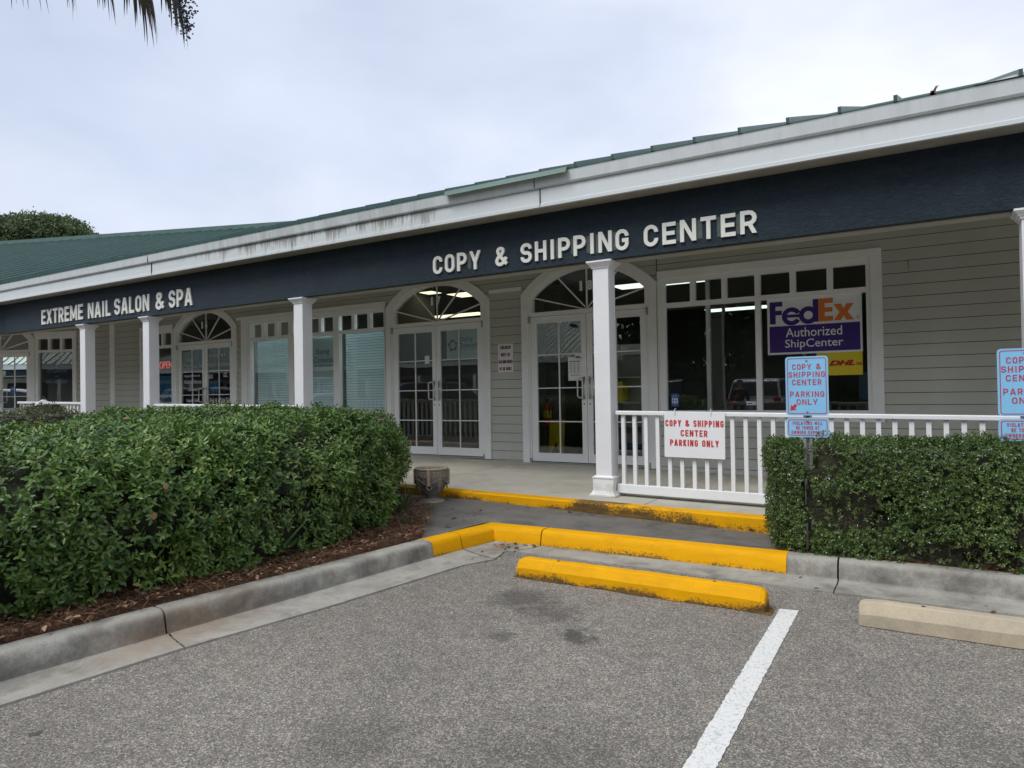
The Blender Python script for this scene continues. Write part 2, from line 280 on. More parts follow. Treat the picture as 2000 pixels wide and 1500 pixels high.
# ---------------------------------------------------------------- mesh helpers
I4 = Matrix.Identity(4)
class MB:
    def __init__(s, T=None): s.v = []; s.f = []; s.m = []; s.T = T
    def add(s, vs, fs, mi=0):
        b = len(s.v); T = s.T
        for p in vs: s.v.append(tuple(T @ Vector(p)) if T is not None else tuple(p))
        for f in fs: s.f.append([b+i for i in f]); s.m.append(mi)
        return s
    def box(s, x0, x1, y0, y1, z0, z1, mi=0):
        return s.add([(x0,y0,z0),(x1,y0,z0),(x1,y1,z0),(x0,y1,z0),(x0,y0,z1),(x1,y0,z1),(x1,y1,z1),(x0,y1,z1)],
                     [(0,3,2,1),(4,5,6,7),(0,1,5,4),(1,2,6,5),(2,3,7,6),(3,0,4,7)], mi)
    def frustum(s, cx, cy, z0, z1, a0, a1, mi=0):
        return s.add([(cx-a0,cy-a0,z0),(cx+a0,cy-a0,z0),(cx+a0,cy+a0,z0),(cx-a0,cy+a0,z0),(cx-a1,cy-a1,z1),(cx+a1,cy-a1,z1),(cx+a1,cy+a1,z1),(cx-a1,cy+a1,z1)],
                     [(0,3,2,1),(4,5,6,7),(0,1,5,4),(1,2,6,5),(2,3,7,6),(3,0,4,7)], mi)
    def prism(s, pts, d0, d1, axis='y', mi=0):
        """polygon pts (a,b); axis y: (a=x,b=z) between y=d0 and d1; axis z: (x,y); axis x: (y,z)"""
        n = len(pts)
        def P(a, b, d): return (a, d, b) if axis == 'y' else ((a, b, d) if axis == 'z' else (d, a, b))
        vs = [P(a, b, d0) for a, b in pts]+[P(a, b, d1) for a, b in pts]
        return s.add(vs, [tuple(range(n)), tuple(range(2*n-1, n-1, -1))]+[(i, i+n, (i+1) % n+n, (i+1) % n) for i in range(n)], mi)
    def bar(s, a, b, w, h=None, mi=0, up=(0,0,1)):
        a = Vector(a); b = Vector(b); d = (b-a).normalized(); u = Vector(up)
        if abs(d.dot(u)) > .98: u = Vector((1,0,0))
        x = d.cross(u).normalized(); y = x.cross(d).normalized(); h = h or w
        vs = [tuple(p+x*i*w/2+y*j*h/2) for p in (a, b) for i, j in ((-1,-1),(1,-1),(1,1),(-1,1))]
        return s.add(vs, [(0,1,2,3),(7,6,5,4),(0,4,5,1),(1,5,6,2),(2,6,7,3),(3,7,4,0)], mi)
    def tube(s, pts, r, n=8, mi=0, cap=True):
        pts = [Vector(p) for p in pts]; k = len(pts); rs = r if isinstance(r, (list, tuple)) else [r]*k
        vs = []; up = Vector((0,0,1))
        d0 = (pts[1]-pts[0]).normalized(); x = d0.orthogonal().normalized()
        for i, p in enumerate(pts):
            d = (pts[min(i+1, k-1)]-pts[max(i-1, 0)]).normalized()
            x = (x-d*x.dot(d)).normalized(); y = d.cross(x)
            for j in range(n):
                a = 2*math.pi*j/n; vs.append(tuple(p+(x*math.cos(a)+y*math.sin(a))*rs[i]))
        fs = [(i*n+j, i*n+(j+1) % n, (i+1)*n+(j+1) % n, (i+1)*n+j) for i in range(k-1) for j in range(n)]
        if cap: fs += [tuple(range(n-1, -1, -1)), tuple(range((k-1)*n, k*n))]
        return s.add(vs, fs, mi)
    def lathe(s, prof, cx, cy, n=32, mi=0):
        vs = [(cx+r*math.cos(2*math.pi*j/n), cy+r*math.sin(2*math.pi*j/n), z) for r, z in prof for j in range(n)]
        return s.add(vs, [(i*n+j, i*n+(j+1) % n, (i+1)*n+(j+1) % n, (i+1)*n+j) for i in range(len(prof)-1) for j in range(n)], mi)
    def build(s, name, mats, parent=None, smooth=False, **tg):
        me = bpy.data.meshes.new(name); me.from_pydata(s.v, [], s.f)
        for m in (mats if isinstance(mats, (list, tuple)) else [mats]): me.materials.append(m)
        me.polygons.foreach_set('material_index', s.m)
        if smooth: me.polygons.foreach_set('use_smooth', [True]*len(s.f))
        me.update(); me.validate()
        bm = bmesh.new(); bm.from_mesh(me); bmesh.ops.recalc_face_normals(bm, faces=bm.faces); bm.to_mesh(me); bm.free()
        o = bpy.data.objects.new(name, me); C.objects.link(o)
        if parent: o.parent = parent
        if tg: tag(o, **tg)
        return o
def tag(o, label=None, cat=None, group=None, kind=None):
    if label: o['label'] = label
    if cat: o['category'] = cat
    if group: o['group'] = group
    if kind: o['kind'] = kind
    return o
def empty(name, loc=(0,0,0), label=None, cat=None, group=None):
    o = bpy.data.objects.new(name, None); C.objects.link(o); o.location = loc; o.empty_display_size = .2
    return tag(o, label, cat, group)
def keep(o, root):
    """parent built-in-place mesh to a root that has a location, keeping its place"""
    o.parent = root; o.matrix_parent_inverse = Matrix.Translation(root.location).inverted(); return o
def bevel(o, w, seg=2):
    md = o.modifiers.new('bevel', 'BEVEL'); md.width = w; md.segments = seg; md.limit_method = 'ANGLE'; md.angle_limit = R_(40); return o
def np_mesh(name, verts, loops, starts, totals, mats, parent=None, rnd=None, smooth=False):
    me = bpy.data.meshes.new(name); nv = len(verts); me.vertices.add(nv); me.vertices.foreach_set('co', np.asarray(verts, np.float32).ravel())
    me.loops.add(len(loops)); me.loops.foreach_set('vertex_index', np.asarray(loops, np.int32))
    me.polygons.add(len(starts)); me.polygons.foreach_set('loop_start', np.asarray(starts, np.int32))
    try: me.polygons.foreach_set('loop_total', np.asarray(totals, np.int32))
    except Exception: pass
    if rnd is not None:
        a = me.attributes.new('rnd', 'FLOAT', 'FACE'); a.data.foreach_set('value', np.asarray(rnd, np.float32))
    for m in (mats if isinstance(mats, (list, tuple)) else [mats]): me.materials.append(m)
    if smooth: me.polygons.foreach_set('use_smooth', [True]*len(starts))
    me.update(calc_edges=True); me.validate()
    o = bpy.data.objects.new(name, me); C.objects.link(o)
    if parent: o.parent = parent
    return o
def text(s, size, T, m, name='lettering', parent=None, ext=.0, off=0., sx=1., shear=0., align='CENTER', space=1., line=1., width=None, height=None, quad=False):
    cu = bpy.data.curves.new('t', 'FONT'); cu.body = s; cu.size = size; cu.extrude = ext; cu.offset = off; cu.shear = shear
    cu.align_x = align; cu.space_character = space; cu.space_line = line; cu.resolution_u = 3
    ob = bpy.data.objects.new('t', cu); C.objects.link(ob); bpy.context.view_layer.update()
    me = bpy.data.meshes.new_from_object(ob); bpy.data.objects.remove(ob); bpy.data.curves.remove(cu)
    co = np.zeros(len(me.vertices)*3); me.vertices.foreach_get('co', co); co = co.reshape(-1, 3)
    if height: 
        lo, hi = co[:, 1].min(), co[:, 1].max(); co[:, 1] = (co[:, 1]-lo)/(hi-lo)*height
    if width:
        lo, hi = co[:, 0].min(), co[:, 0].max(); k = width/(hi-lo); co[:, 0] = (co[:, 0]-(0 if align == 'CENTER' else lo))*k
        if align == 'CENTER': co[:, 0] -= (co[:, 0].min()+co[:, 0].max())/2
    else: co[:, 0] *= sx
    me.vertices.foreach_set('co', co.ravel()); me.materials.clear(); me.materials.append(m)
    me.transform(T @ Matrix(((1,0,0,0),(0,0,-1,0),(0,1,0,0),(0,0,0,1)))); me.name = name
    o = bpy.data.objects.new(name, me); C.objects.link(o)
    if parent: o.parent = parent
    return o
def TR(x, y, z): return Matrix.Translation((x, y, z))

# ---------------------------------------------------------------- ground
def zf(x): return .257+.012*(-2.1-max(min(x, 3), -17))      # porch floor
def zk(x): return .134+.030*(-2.1-max(min(x, 0), -4.3))      # walk at porch edge
g = MB(); S = 90
g.add([(-S,-S,0),(S,-S,0),(S,S,0),(-S,S,0)], [(0,1,2,3)])
g.build('parking_lot', m_asph, kind='structure')

def offset_path(path, d):
    """offset 2D polyline to its left by d with mitres"""
    P = [Vector(p) for p in path]; out = []
    for i, p in enumerate(P):
        n = []
        if i > 0: t = (p-P[i-1]).normalized(); n.append(Vector((-t.y, t.x)))
        if i < len(P)-1: t = (P[i+1]-p).normalized(); n.append(Vector((-t.y, t.x)))
        if len(n) == 1: out.append(p+n[0]*d)
        else:
            m = (n[0]+n[1]).normalized(); out.append(p+m*(d/max(.4, m.dot(n[0]))))
    return out
def sweep(mb, path, sec, zfun=None, mi=0, caps=True):
    rows = []
    for (d, z) in sec:
        rows.append([(p.x, p.y, z+(zfun(p.x) if zfun else 0)) for p in offset_path(path, d)])
    n = len(sec); k = len(path)
    vs = [rows[i][j] for j in range(k) for i in range(n)]
    fs = [(j*n+i, j*n+(i+1) % n, (j+1)*n+(i+1) % n, (j+1)*n+i) for j in range(k-1) for i in range(n)]
    if caps: fs += [tuple(range(n)), tuple(range(k*n-1, (k-1)*n-1, -1))]
    mb.add(vs, fs, mi)
def subdiv(path, step=.25):
    o = []
    for a, b in zip(path[:-1], path[1:]):
        a = Vector(a); b = Vector(b); n = max(1, int((b-a).length/step))
        o += [a.lerp(b, i/n) for i in range(n)]
    return o+[Vector(path[-1])]
# kerb path (face bottom); travelling towards +y then +x, soil on the left
ksec = [(0, -.05), (.0, .015), (.022, .105), (.032, .134), (.052, .149), (.085, .154), (.17, .152), (.18, -.05)]
def kerb(path, m, name='kerb', smooth=True, joints=True):
    b = MB(); sweep(b, path, ksec); o = b.build(name, m, kind='structure'); 
    for p in o.data.polygons: p.use_smooth = len(p.vertices) == 4
    md = o.modifiers.new('e', 'EDGE_SPLIT'); md.split_angle = R_(50); return o
gsp = .006
kerb([(-4.9, .18), (-4.35, .28), (-4.08, .55), (-3.97, 1.0), (-3.945, 1.5), (-3.843, 2.39)], m_kerb)
kerb([(-3.842, 2.402), (-3.72, 3.35), (-3.60, 4.44), (-3.58, 4.63)], m_kerb)
kerb([(-3.579, 4.634), (-3.532, 4.98)], m_yel_k1)
kerb([(-3.531, 4.992), (-3.46, 5.40), (-2.985, 5.415)], m_yel_k1)
kerb([(-2.973, 5.415), (-.89, 5.43)], m_yel_k1)
kerb([(-.887, 5.43), (-.545, 5.434)], m_kerb)
kerb([(-.532, 5.434), (2.5, 5.46)], m_kerb); kerb([(2.512, 5.46), (8, 5.5)], m_kerb)
# gutter pan: strip between asphalt edge and kerb face
gb = MB()
inner = [(-4.9,.18),(-4.35,.28),(-4.08,.55),(-3.97,1.0),(-3.945,1.5),(-3.84,2.4)]
outer = [(-4.9,-.12),(-4.2,-.02),(-3.85,.35),(-3.70,.9),(-3.655,1.47),(-3.565,2.32)]
inner2 = [(-3.84,2.412),(-3.72,3.35),(-3.60,4.44),(-3.53,4.985)]; outer2 = [(-3.563,2.332),(-3.40,3.2),(-3.22,4.55),(-3.10,4.83)]
inner3 = [(-3.53,4.997),(-3.45,5.405),(-2.98,5.42)]; outer3 = [(-3.105,4.842),(-3.17,5.10),(-3.10,5.155)]
inner4 = [(-2.97,5.42),(-.54,5.436)]; outer4 = [(-3.085,5.155),(-.54,5.11)]
inner5 = [(-.528,5.436),(2.5,5.46),(8,5.5)]; outer5 = [(-.528,5.11),(2.5,5.14),(8,5.18)]
for a, c in ((inner, outer), (inner2, outer2), (inner3, outer3), (inner4, outer4), (inner5, outer5)):
    n = len(a); vs = []
    for (x, y), (u, w) in zip(a, c): vs += [(x, y, .018), (x*.7+u*.3, y*.7+w*.3, .010), (u, w, .012), (u, w, -.03)]
    fs = [(4*i+j, 4*i+j+1, 4*i+j+5, 4*i+j+4) for i in range(n-1) for j in range(3)]
    vs += []; gb.add(vs, fs)
gb.build('gutter', m_kerb, kind='structure')
# dark walk between kerb and porch edge
def ground_sheet(name, poly, zfun, m, res=.14):
    bm = bmesh.new(); vs = [bm.verts.new((x, y, 0)) for x, y in poly]; f = bm.faces.new(vs); bmesh.ops.triangulate(bm, faces=[f])
    for _ in range(6):
        ee = [e for e in bm.edges if e.calc_length() > res*2]
        if not ee: break
        bmesh.ops.subdivide_edges(bm, edges=ee, cuts=1); bmesh.ops.triangulate(bm, faces=bm.faces)
    for v in bm.verts: v.co.z = zfun(v.co.x, v.co.y)
    me = bpy.data.meshes.new(name); bm.to_mesh(me); bm.free(); me.materials.append(m); o = bpy.data.objects.new(name, me); C.objects.link(o); return tag(o, kind='structure')
kb = [(p.x, p.y) for p in offset_path([(-3.60, 4.44), (-3.58, 4.63), (-3.532, 4.985), (-3.46, 5.41), (-2.98, 5.42), (-.89, 5.43), (8, 5.5)], .16)]
def zwalk(x, y):
    t = min(1, max(0, (y-5.55)/.84)); t = t if x > -3.6 else min(1, max(0, (y-4.7)/1.7)); return .149*(1-t)+zk(x)*t
ground_sheet('walkway', kb[1:]+[(8, 6.395), (-5.55, 6.395), (-4.9, 5.7), (-4.3, 5.1), (-3.83, 4.62)], zwalk, m_walk)
# porch edge kerb and floor
def zkk(x): return zf(x)
pe = MB(); path = [(8, 6.39), (4, 6.39), (1, 6.39), (-1, 6.39), (-2.1, 6.39), (-3.5, 6.39), (-5, 6.39), (-8, 6.39), (-17.0, 6.39), (-24, 3.85)]
P2 = [(8-i*.5, 6.39) for i in range(0, 50)]+[(-17.0, 6.39), (-24, 3.85)]
sweep(pe, P2, [(0, -.2), (-.006, -.015), (-.022, -.001), (-.155, .0), (-.155, -.2)], zfun=zf)
pe.build('porch_edge_kerb', m_yel_k2, kind='structure')
pf = MB(); xs = [8, 3, 0, -2.1, -3.72]
def floorseg(xa, xb):
    pf.add([(xa, 6.544, zf(xa)-.003), (xb, 6.544, zf(xb)-.003), (xb, 9.5, zf(xb)+.012), (xa, 9.5, zf(xa)+.012)], [(0,1,2,3)])
    pf.add([(xa, 6.544, zf(xa)-.1), (xb, 6.544, zf(xb)-.1), (xb, 9.5, zf(xb)-.1), (xa, 9.5, zf(xa)-.1)], [(0,1,2,3)], 1)
for xa, xb in ((8, 2.2), (2.192, .1), (.092, -2.40), (-2.408, -5.4), (-5.408, -8.6), (-8.608, -12), (-12.008, -17.2)): floorseg(xa, xb)
pf.add([(-17.208, 6.544, zf(-17)-.003), (-24, 4.0, zf(-24)-.003), (-26, 6.6, zf(-24)+.01), (-17.208, 9.8, zf(-17)+.01)], [(0,1,2,3)])
pf.build('porch_floor', [m_porch, m_gap_shade], kind='structure')
# beds of mulch
def bed(poly, z, res=.12, amp=.02, name='flower_bed'):
    bm = bmesh.new(); vs = [bm.verts.new((x, y, z)) for x, y in poly]; f = bm.faces.new(vs)
    bmesh.ops.triangulate(bm, faces=[f])
    for _ in range(5): bmesh.ops.subdivide_edges(bm, edges=[e for e in bm.edges if e.calc_length() > res*2], cuts=1, use_grid_fill=True); bmesh.ops.triangulate(bm, faces=bm.faces)
    for v in bm.verts:
        if any(len(e.link_faces) == 1 for e in v.link_edges): v.co.z = min(z, .152)
        else: v.co.z += amp*(math.sin(v.co.x*9+v.co.y*5)*math.cos(v.co.y*11-v.co.x*3))
    me = bpy.data.meshes.new(name); bm.to_mesh(me); bm.free(); me.materials.append(m_mulch)
    o = bpy.data.objects.new(name, me); C.objects.link(o); return tag(o, kind='structure')
bed([(-4.15,.7),(-4.11,1.5),(-4.0,2.43),(-3.88,3.37),(-3.77,4.70),(-4.02,5.12),(-4.38,5.62),(-4.72,6.05),(-5.0,6.385),(-8,6.38),(-17,6.38),(-17,3),(-9,.45),(-4.6,.45)], .172, name='mulch_bed')
bed([(-.98,5.60),(8,5.67),(8,6.38),(-1.12,6.38)], .158, name='mulch_bed')
# parking bay line and paint
lb = MB(); ys = np.arange(-1.5, 4.62, .02); lf = []; rt = []
for y in ys:
    lf.append(-.795+.012*(4.6-y)*.3+rng.normal(0, .0022)); rt.append(-.685+.012*(4.6-y)*.3+rng.normal(0, .0022))
vs = []
for y, a, b_ in zip(ys, lf, rt): vs += [(a, y, .004), (b_, y+.02, .004)]
lb.add(vs, [(2*i, 2*i+1, 2*i+3, 2*i+2) for i in range(len(ys)-1)])
lb.build('parking_line', m_line, kind='structure')
l2 = MB(); l2.box(2.0, 2.11, -1.5, 4.6, .001, .004); l2.build('parking_line', m_line, kind='structure')

# ---------------------------------------------------------------- wheel stops
def wheel_stop(x0, x1, yf, m, label):
    root = empty('wheel_stop', ((x0+x1)/2, yf+.08, 0), label, 'wheel stop', 'wheel stops at the head of the bays')
    sec = [(0, .004), (0, .075), (.035, .135), (.048, .142), (.107, .142), (.12, .135), (.155, .075), (.155, .004)]
    b = MB(); n = 22; vs = []; ends = [(0, .0), (.006, .35), (.03, .8), (.07, 1)]
    st = [(x0+e, k) for e, k in ends]+[(x0+.07+(x1-x0-.14)*i/n, 1) for i in range(1, n)]+[(x1-e, k) for e, k in reversed(ends)]
    for x, k in st:
        for (y, z) in sec:
            vs.append((x, yf+.0775+(y-.0775)*(.80+.2*k)+rng.normal(0, .0008), .004+(z-.004)*(.78+.22*k)+rng.normal(0, .0008)))
    q = len(sec); b.add(vs, [(i*q+j, i*q+(j+1) % q, (i+1)*q+(j+1) % q, (i+1)*q+j) for i in range(len(st)-1) for j in range(q)]+[tuple(range(q)), tuple(range(len(st)*q-1, (len(st)-1)*q-1, -1))])
    keep(b.build('bar', m), root)
    for xx in (x0+.33, x1-.33):
        p = MB(); p.lathe([(.0001, .1435), (.012, .1435), (.012, .1405)], xx, yf+.0775, 10); keep(p.build('pin_hole', m_gap_shade), root)
    return root
ws = wheel_stop(-2.68, -.86, 4.465, m_yel_ws, 'yellow painted wheel stop, chipped and black along its foot')
ws.rotation_euler = (0, 0, -.008)
wheel_stop(-.34, 1.49, 4.49, m_stop, 'bare tan concrete wheel stop right of the white bay line')
b = MB(); xs_ = np.arange(-2.70, -.83, .02); vs = []
for x_ in xs_: vs += [(x_, 4.462-.012*(x_+1.7)*.6-max(0, .006+rng.normal(0, .006)+.012*math.sin(x_*7)), .0035), (x_, 4.50, .0035)]
b.add(vs, [(2*i, 2*i+2, 2*i+3, 2*i+1) for i in range(len(xs_)-1)]); b.add([(-.86, 4.44, .0036), (-.825, 4.45, .0036), (-.815, 4.52, .0036), (-.835, 4.60, .0036), (-.87, 4.61, .0036)], [(0,1,2,3,4)])
keep(b.build('paint_spill', m_yel_ws), ws)

# ---------------------------------------------------------------- main building
W = 9.35
BLD = empty('shopping_center', (0, 0, 0), 'long single-storey strip of shops with grey siding, navy signband and green metal roof', 'building')
a20 = R_(20); P0 = Vector((-17.15, W))
TW = Matrix.Translation((P0.x, P0.y, .045)) @ Matrix.Rotation(a20, 4, 'Z')     # wing frame: x = along wall (negative to the left)
TM = Matrix.Translation((0, W, 0))
def bend(d):
    n = (Vector((0, -1))+Vector((math.sin(a20), -math.cos(a20)))).normalized(); return P0+n*(d/math.cos(a20/2))
def line3(d, xr=8., l=16.):
    b_ = bend(d); return [Vector((xr, W-d)), b_, b_+Vector((-math.cos(a20), -math.sin(a20)))*l]
def band(sec, m, name, xr=8., l=16., parent=BLD):
    b = MB(); n = len(sec); R3 = [line3(d, xr, l) for d, z in sec]
    vs = [(R3[i][j].x, R3[i][j].y, sec[i][1]) for j in range(3) for i in range(n)]
    fs = [(j*n+i, j*n+(i+1) % n, (j+1)*n+(i+1) % n, (j+1)*n+i) for j in range(2) for i in range(n)]+[tuple(range(n)), tuple(range(3*n-1, 2*n-1, -1))]
    return b.add(vs, fs).build(name, m, parent)
def rect(d0, d1, z0, z1): return [(d0, z0), (d1, z0), (d1, z1), (d0, z1)]
band(rect(2.40, 2.49, 2.84, 3.452), m_navy, 'sign_band')
band(rect(2.22, 2.397, 2.832, 3.50), m_ceil, 'beam')
band(rect(.0, 2.217, 3.52, 3.55), m_ceil, 'porch_ceiling')
band(rect(2.30, 2.745, 3.455, 3.475), m_soffit, 'soffit')
band([(2.73, 3.447), (2.762, 3.450), (2.762, 3.485), (2.752, 3.492), (2.75, 3.655), (2.73, 3.655)], m_fascia, 'fascia')
band([(2.735, 3.657), (2.772, 3.657), (2.785, 3.675), (2.795, 3.78), (2.80, 3.792), (2.735, 3.792)], m_fascia, 'gutter_board')
# fascia joints
for xj in (-3.56, -10.9):
    b = MB(); b.box(xj, xj+.006, W-2.7655, W-2.75, 3.455, 3.652); b.box(xj-.05, xj-.046, W-2.799, W-2.78, 3.665, 3.788); b.build('panel_joint', m_gap_shade, BLD)
# roof planes
SL = .354; ED = 2.80; ZE = 3.802; RS = 10.6
def roofz(s): return ZE+SL*s
rb = MB()
bz = bend(ED); vdir = Vector((-math.sin(a20), 1+math.cos(a20))); vdir = vdir/vdir.y
def valley(s): return bz+vdir*s
ex = W-ED
wn = Vector((-math.sin(a20), math.cos(a20))); wd = Vector((-math.cos(a20), -math.sin(a20)))
tv = math.tan(a20/2)
rb.add([(8.2, ex, ZE), (8.2, ex+RS, roofz(RS)), (valley(RS).x, ex+RS, roofz(RS)), (bz.x, bz.y, ZE),
        (8.2, ex, ZE-.012), (8.2, ex+RS, roofz(RS)-.012), (valley(RS).x, ex+RS, roofz(RS)-.012), (bz.x, bz.y, ZE-.012)],
       [(0,1,2,3),(7,6,5,4),(0,4,5,1),(0,3,7,4),(1,5,6,2),(2,6,7,3)])
wl_ = bz+wd*16.2; wr_ = wl_+wn*RS; vr = bz+wn*RS-wd*(RS*tv)
rb.add([(wl_.x, wl_.y, ZE), (bz.x, bz.y, ZE), (vr.x, vr.y, roofz(RS)), (wr_.x, wr_.y, roofz(RS)),
        (wl_.x, wl_.y, ZE-.012), (bz.x, bz.y, ZE-.012), (vr.x, vr.y, roofz(RS)-.012), (wr_.x, wr_.y, roofz(RS)-.012)],
       [(0,1,2,3),(7,6,5,4),(0,4,5,1),(1,5,6,2),(2,6,7,3),(3,7,4,0)])
rb.build('roof', m_roof, BLD)
rr = MB()
def rib(p0, p1, s0, s1, w=.028, h=.048):
    a = Vector((p0.x, p0.y, roofz(s0))); c = Vector((p1.x, p1.y, roofz(s1))); d = (c-a).normalized(); nrm = Vector((0,0,1)); x = d.cross(nrm).normalized(); up = x.cross(d)
    vs = [tuple(p+x*i*w/2+up*j) for p in (a, c) for i, j in ((-1, -.004), (1, -.004), (1, h), (-1, h))]
    rr.add(vs, [(0,1,2,3),(7,6,5,4),(0,4,5,1),(1,5,6,2),(2,6,7,3),(3,7,4,0)])
x = -.13+.4235*19
while x > valley(RS).x:
    s0 = max(0, (bz.x-x)/(-vdir.x)) if x < bz.x else 0
    if s0 < RS-.2 and not 0 < x < .6: rib(Vector((x, ex+s0-.01)), Vector((x, ex+RS)), s0, RS)
    x -= .4235
u = -RS*tv+.1
while u < 16.1:
    s0 = max(0, -u/tv); b0 = bz+wd*u
    rib(b0+wn*s0, b0+wn*RS, s0, RS); u += .4235
rr.build('roof_seams', m_rib_highlight, BLD)
rc = MB(); rc.bar((8.2, ex+RS, roofz(RS)+.03), (valley(RS).x, ex+RS, roofz(RS)+.03), .35, .12); rc.bar((vr.x, vr.y, roofz(RS)+.03), (wr_.x, wr_.y, roofz(RS)+.03), .35, .16)
rc.build('ridge_cap', m_ridge, BLD)
# back slope of the roofs so they are solid from afar
bk = MB(); z1 = roofz(RS)
bk.add([(8.2, ex+RS, z1), (8.2, ex+2*RS, ZE), (-30, ex+2*RS, ZE), (valley(RS).x, ex+RS, z1), (wr_.x, wr_.y, z1), (wr_.x+wn.x*RS, wr_.y+wn.y*RS, ZE)], [(0,1,2,3), (3,2,5,4)]); bk.build('roof_back', m_roof, BLD)
dv = MB(); dv.prism([(W-2.80, 3.80), (W-2.855, 3.75), (W-2.86, 3.75), (W-2.83, 3.812), (W-2.70, 3.84), (W-2.70, 3.83)], -4.80, -3.19, 'x'); dv.build('rain_diverter', m_ridge, BLD)
fl = MB(); fl.add([(.42, W-2.81, 3.80), (8, W-2.81, 3.80), (8, W-2.70, 4.05), (1.6, W-2.70, 3.96), (.42, W-2.70, 3.83)], [(0,1,2,3,4)]); fl.add([(.42, W-2.80, 3.79), (8, W-2.80, 3.79), (8, W-2.69, 4.04), (1.6, W-2.69, 3.95), (.42, W-2.69, 3.82)], [(4,3,2,1,0)]); fl.build('roof_flashing', m_grey, BLD)
de = MB(); de.add([(.11, W-2.80, 3.80), (.15, W-2.80, 3.80), (.155, W-2.78, 3.83), (.175, W-2.79, 3.86), (.19, W-2.78, 3.868), (.158, W-2.79, 3.866), (.143, W-2.80, 3.835)], [(0,1,2,3,4,5,6)]); de.box(.12, .16, W-2.80, W-2.79, 3.79, 3.83)
tag(de.build('dead_leaf', m_twig), 'curled dead leaf standing on the roof edge at the right', 'leaf')

# siding
def sid(mb, x0, x1, z0, z1, arc=None):
    """lap siding in local frame, front at y=0"""
    ex_ = .143; z = 1.9-ex_*14
    while z < z1:
        a = max(z, z0); b_ = min(z+ex_, z1)
        if b_-a > .004:
            segs = [(x0, x1, x0, x1)]
            if arc:
                cx, cz, r = arc
                def hw(zz): return math.sqrt(max(0, r*r-(zz-cz)**2)) if zz-cz < r else 0
                ha, hb = hw(a), hw(b_)
                if ha > 0: segs = [(x0, cx-ha, x0, cx-hb), (cx+ha, x1, cx+hb, x1)]
            for xa, xb, xc, xd in segs:
                xa2, xc2 = min(xa, xb), xc; 
                if xb < xa+.002 and xd < xc+.002: continue
                ya = -.015*(1-(a-z)/ex_); yb = -.015*(1-(b_-z)/ex_)
                xb = max(xa, xb); xd = max(xc, xd)
                g_ = .007 if a == z else 0
                mb.add([(xa, ya, a+g_), (xb, ya, a+g_), (xd, yb, b_), (xc, yb, b_)], [(0,1,2,3)])
                if a == z: mb.add([(xa, ya, a+g_), (xb, ya, a+g_), (xb, .003, a+g_), (xa, .003, a+g_)], [(3,2,1,0)]); mb.add([(xa, .0025, a-.006), (xb, .0025, a-.006), (xb, .0025, a+g_), (xa, .0025, a+g_)], [(0,1,2,3)], 1)  # dark strip under each board paints in the lap shadow
        z += ex_
ARC = 1.332; ACZ = 1.938
dc = {'18': -4.295, '17': -7.12, '16': -13.49}
wb = MB(TM)
Zc = 3.53
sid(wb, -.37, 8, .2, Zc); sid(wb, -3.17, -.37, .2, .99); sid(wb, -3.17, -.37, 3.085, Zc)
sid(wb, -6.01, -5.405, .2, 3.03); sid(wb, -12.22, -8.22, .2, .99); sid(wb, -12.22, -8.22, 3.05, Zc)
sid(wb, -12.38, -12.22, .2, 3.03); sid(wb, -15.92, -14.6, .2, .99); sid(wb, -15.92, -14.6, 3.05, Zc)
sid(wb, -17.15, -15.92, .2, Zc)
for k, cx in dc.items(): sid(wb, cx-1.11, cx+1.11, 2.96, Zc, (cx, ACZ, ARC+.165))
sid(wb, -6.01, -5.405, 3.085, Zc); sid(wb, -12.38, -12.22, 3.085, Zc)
rj = random.Random(5)
for k_ in (1, 4, 7, 10, 13, 17, 20, 24):
    zz = 1.9-.143*14+.143*k_; xx = rj.uniform(-.2, 3.6)
    if zz < 3.3: wb.box(xx, xx+.002, -.016, -.002, zz+.01, zz+.14, 1)
wb.build('siding_wall', [m_siding, m_gap_shade], BLD)
w2 = MB(TW); DC15 = -3.37
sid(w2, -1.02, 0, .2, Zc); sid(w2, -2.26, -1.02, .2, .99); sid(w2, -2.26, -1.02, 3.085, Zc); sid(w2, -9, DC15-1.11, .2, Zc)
sid(w2, DC15-1.11, DC15+1.11, 2.96, Zc, (DC15, ACZ, ARC+.165)); w2.build('siding_wall', [m_siding, m_gap_shade], BLD)
cb = MB(); cb.box(-17.28, -17.02, W-.03, W+.05, .2, 3.52); cb.build('corner_board', m_trim, BLD)
for xa, xb in ((-6.01, -5.405), (-12.38, -12.22)): hb = MB(TM); hb.box(xa, xb, -.03, .03, 3.03, 3.085); hb.build('head_trim', m_trim, BLD)

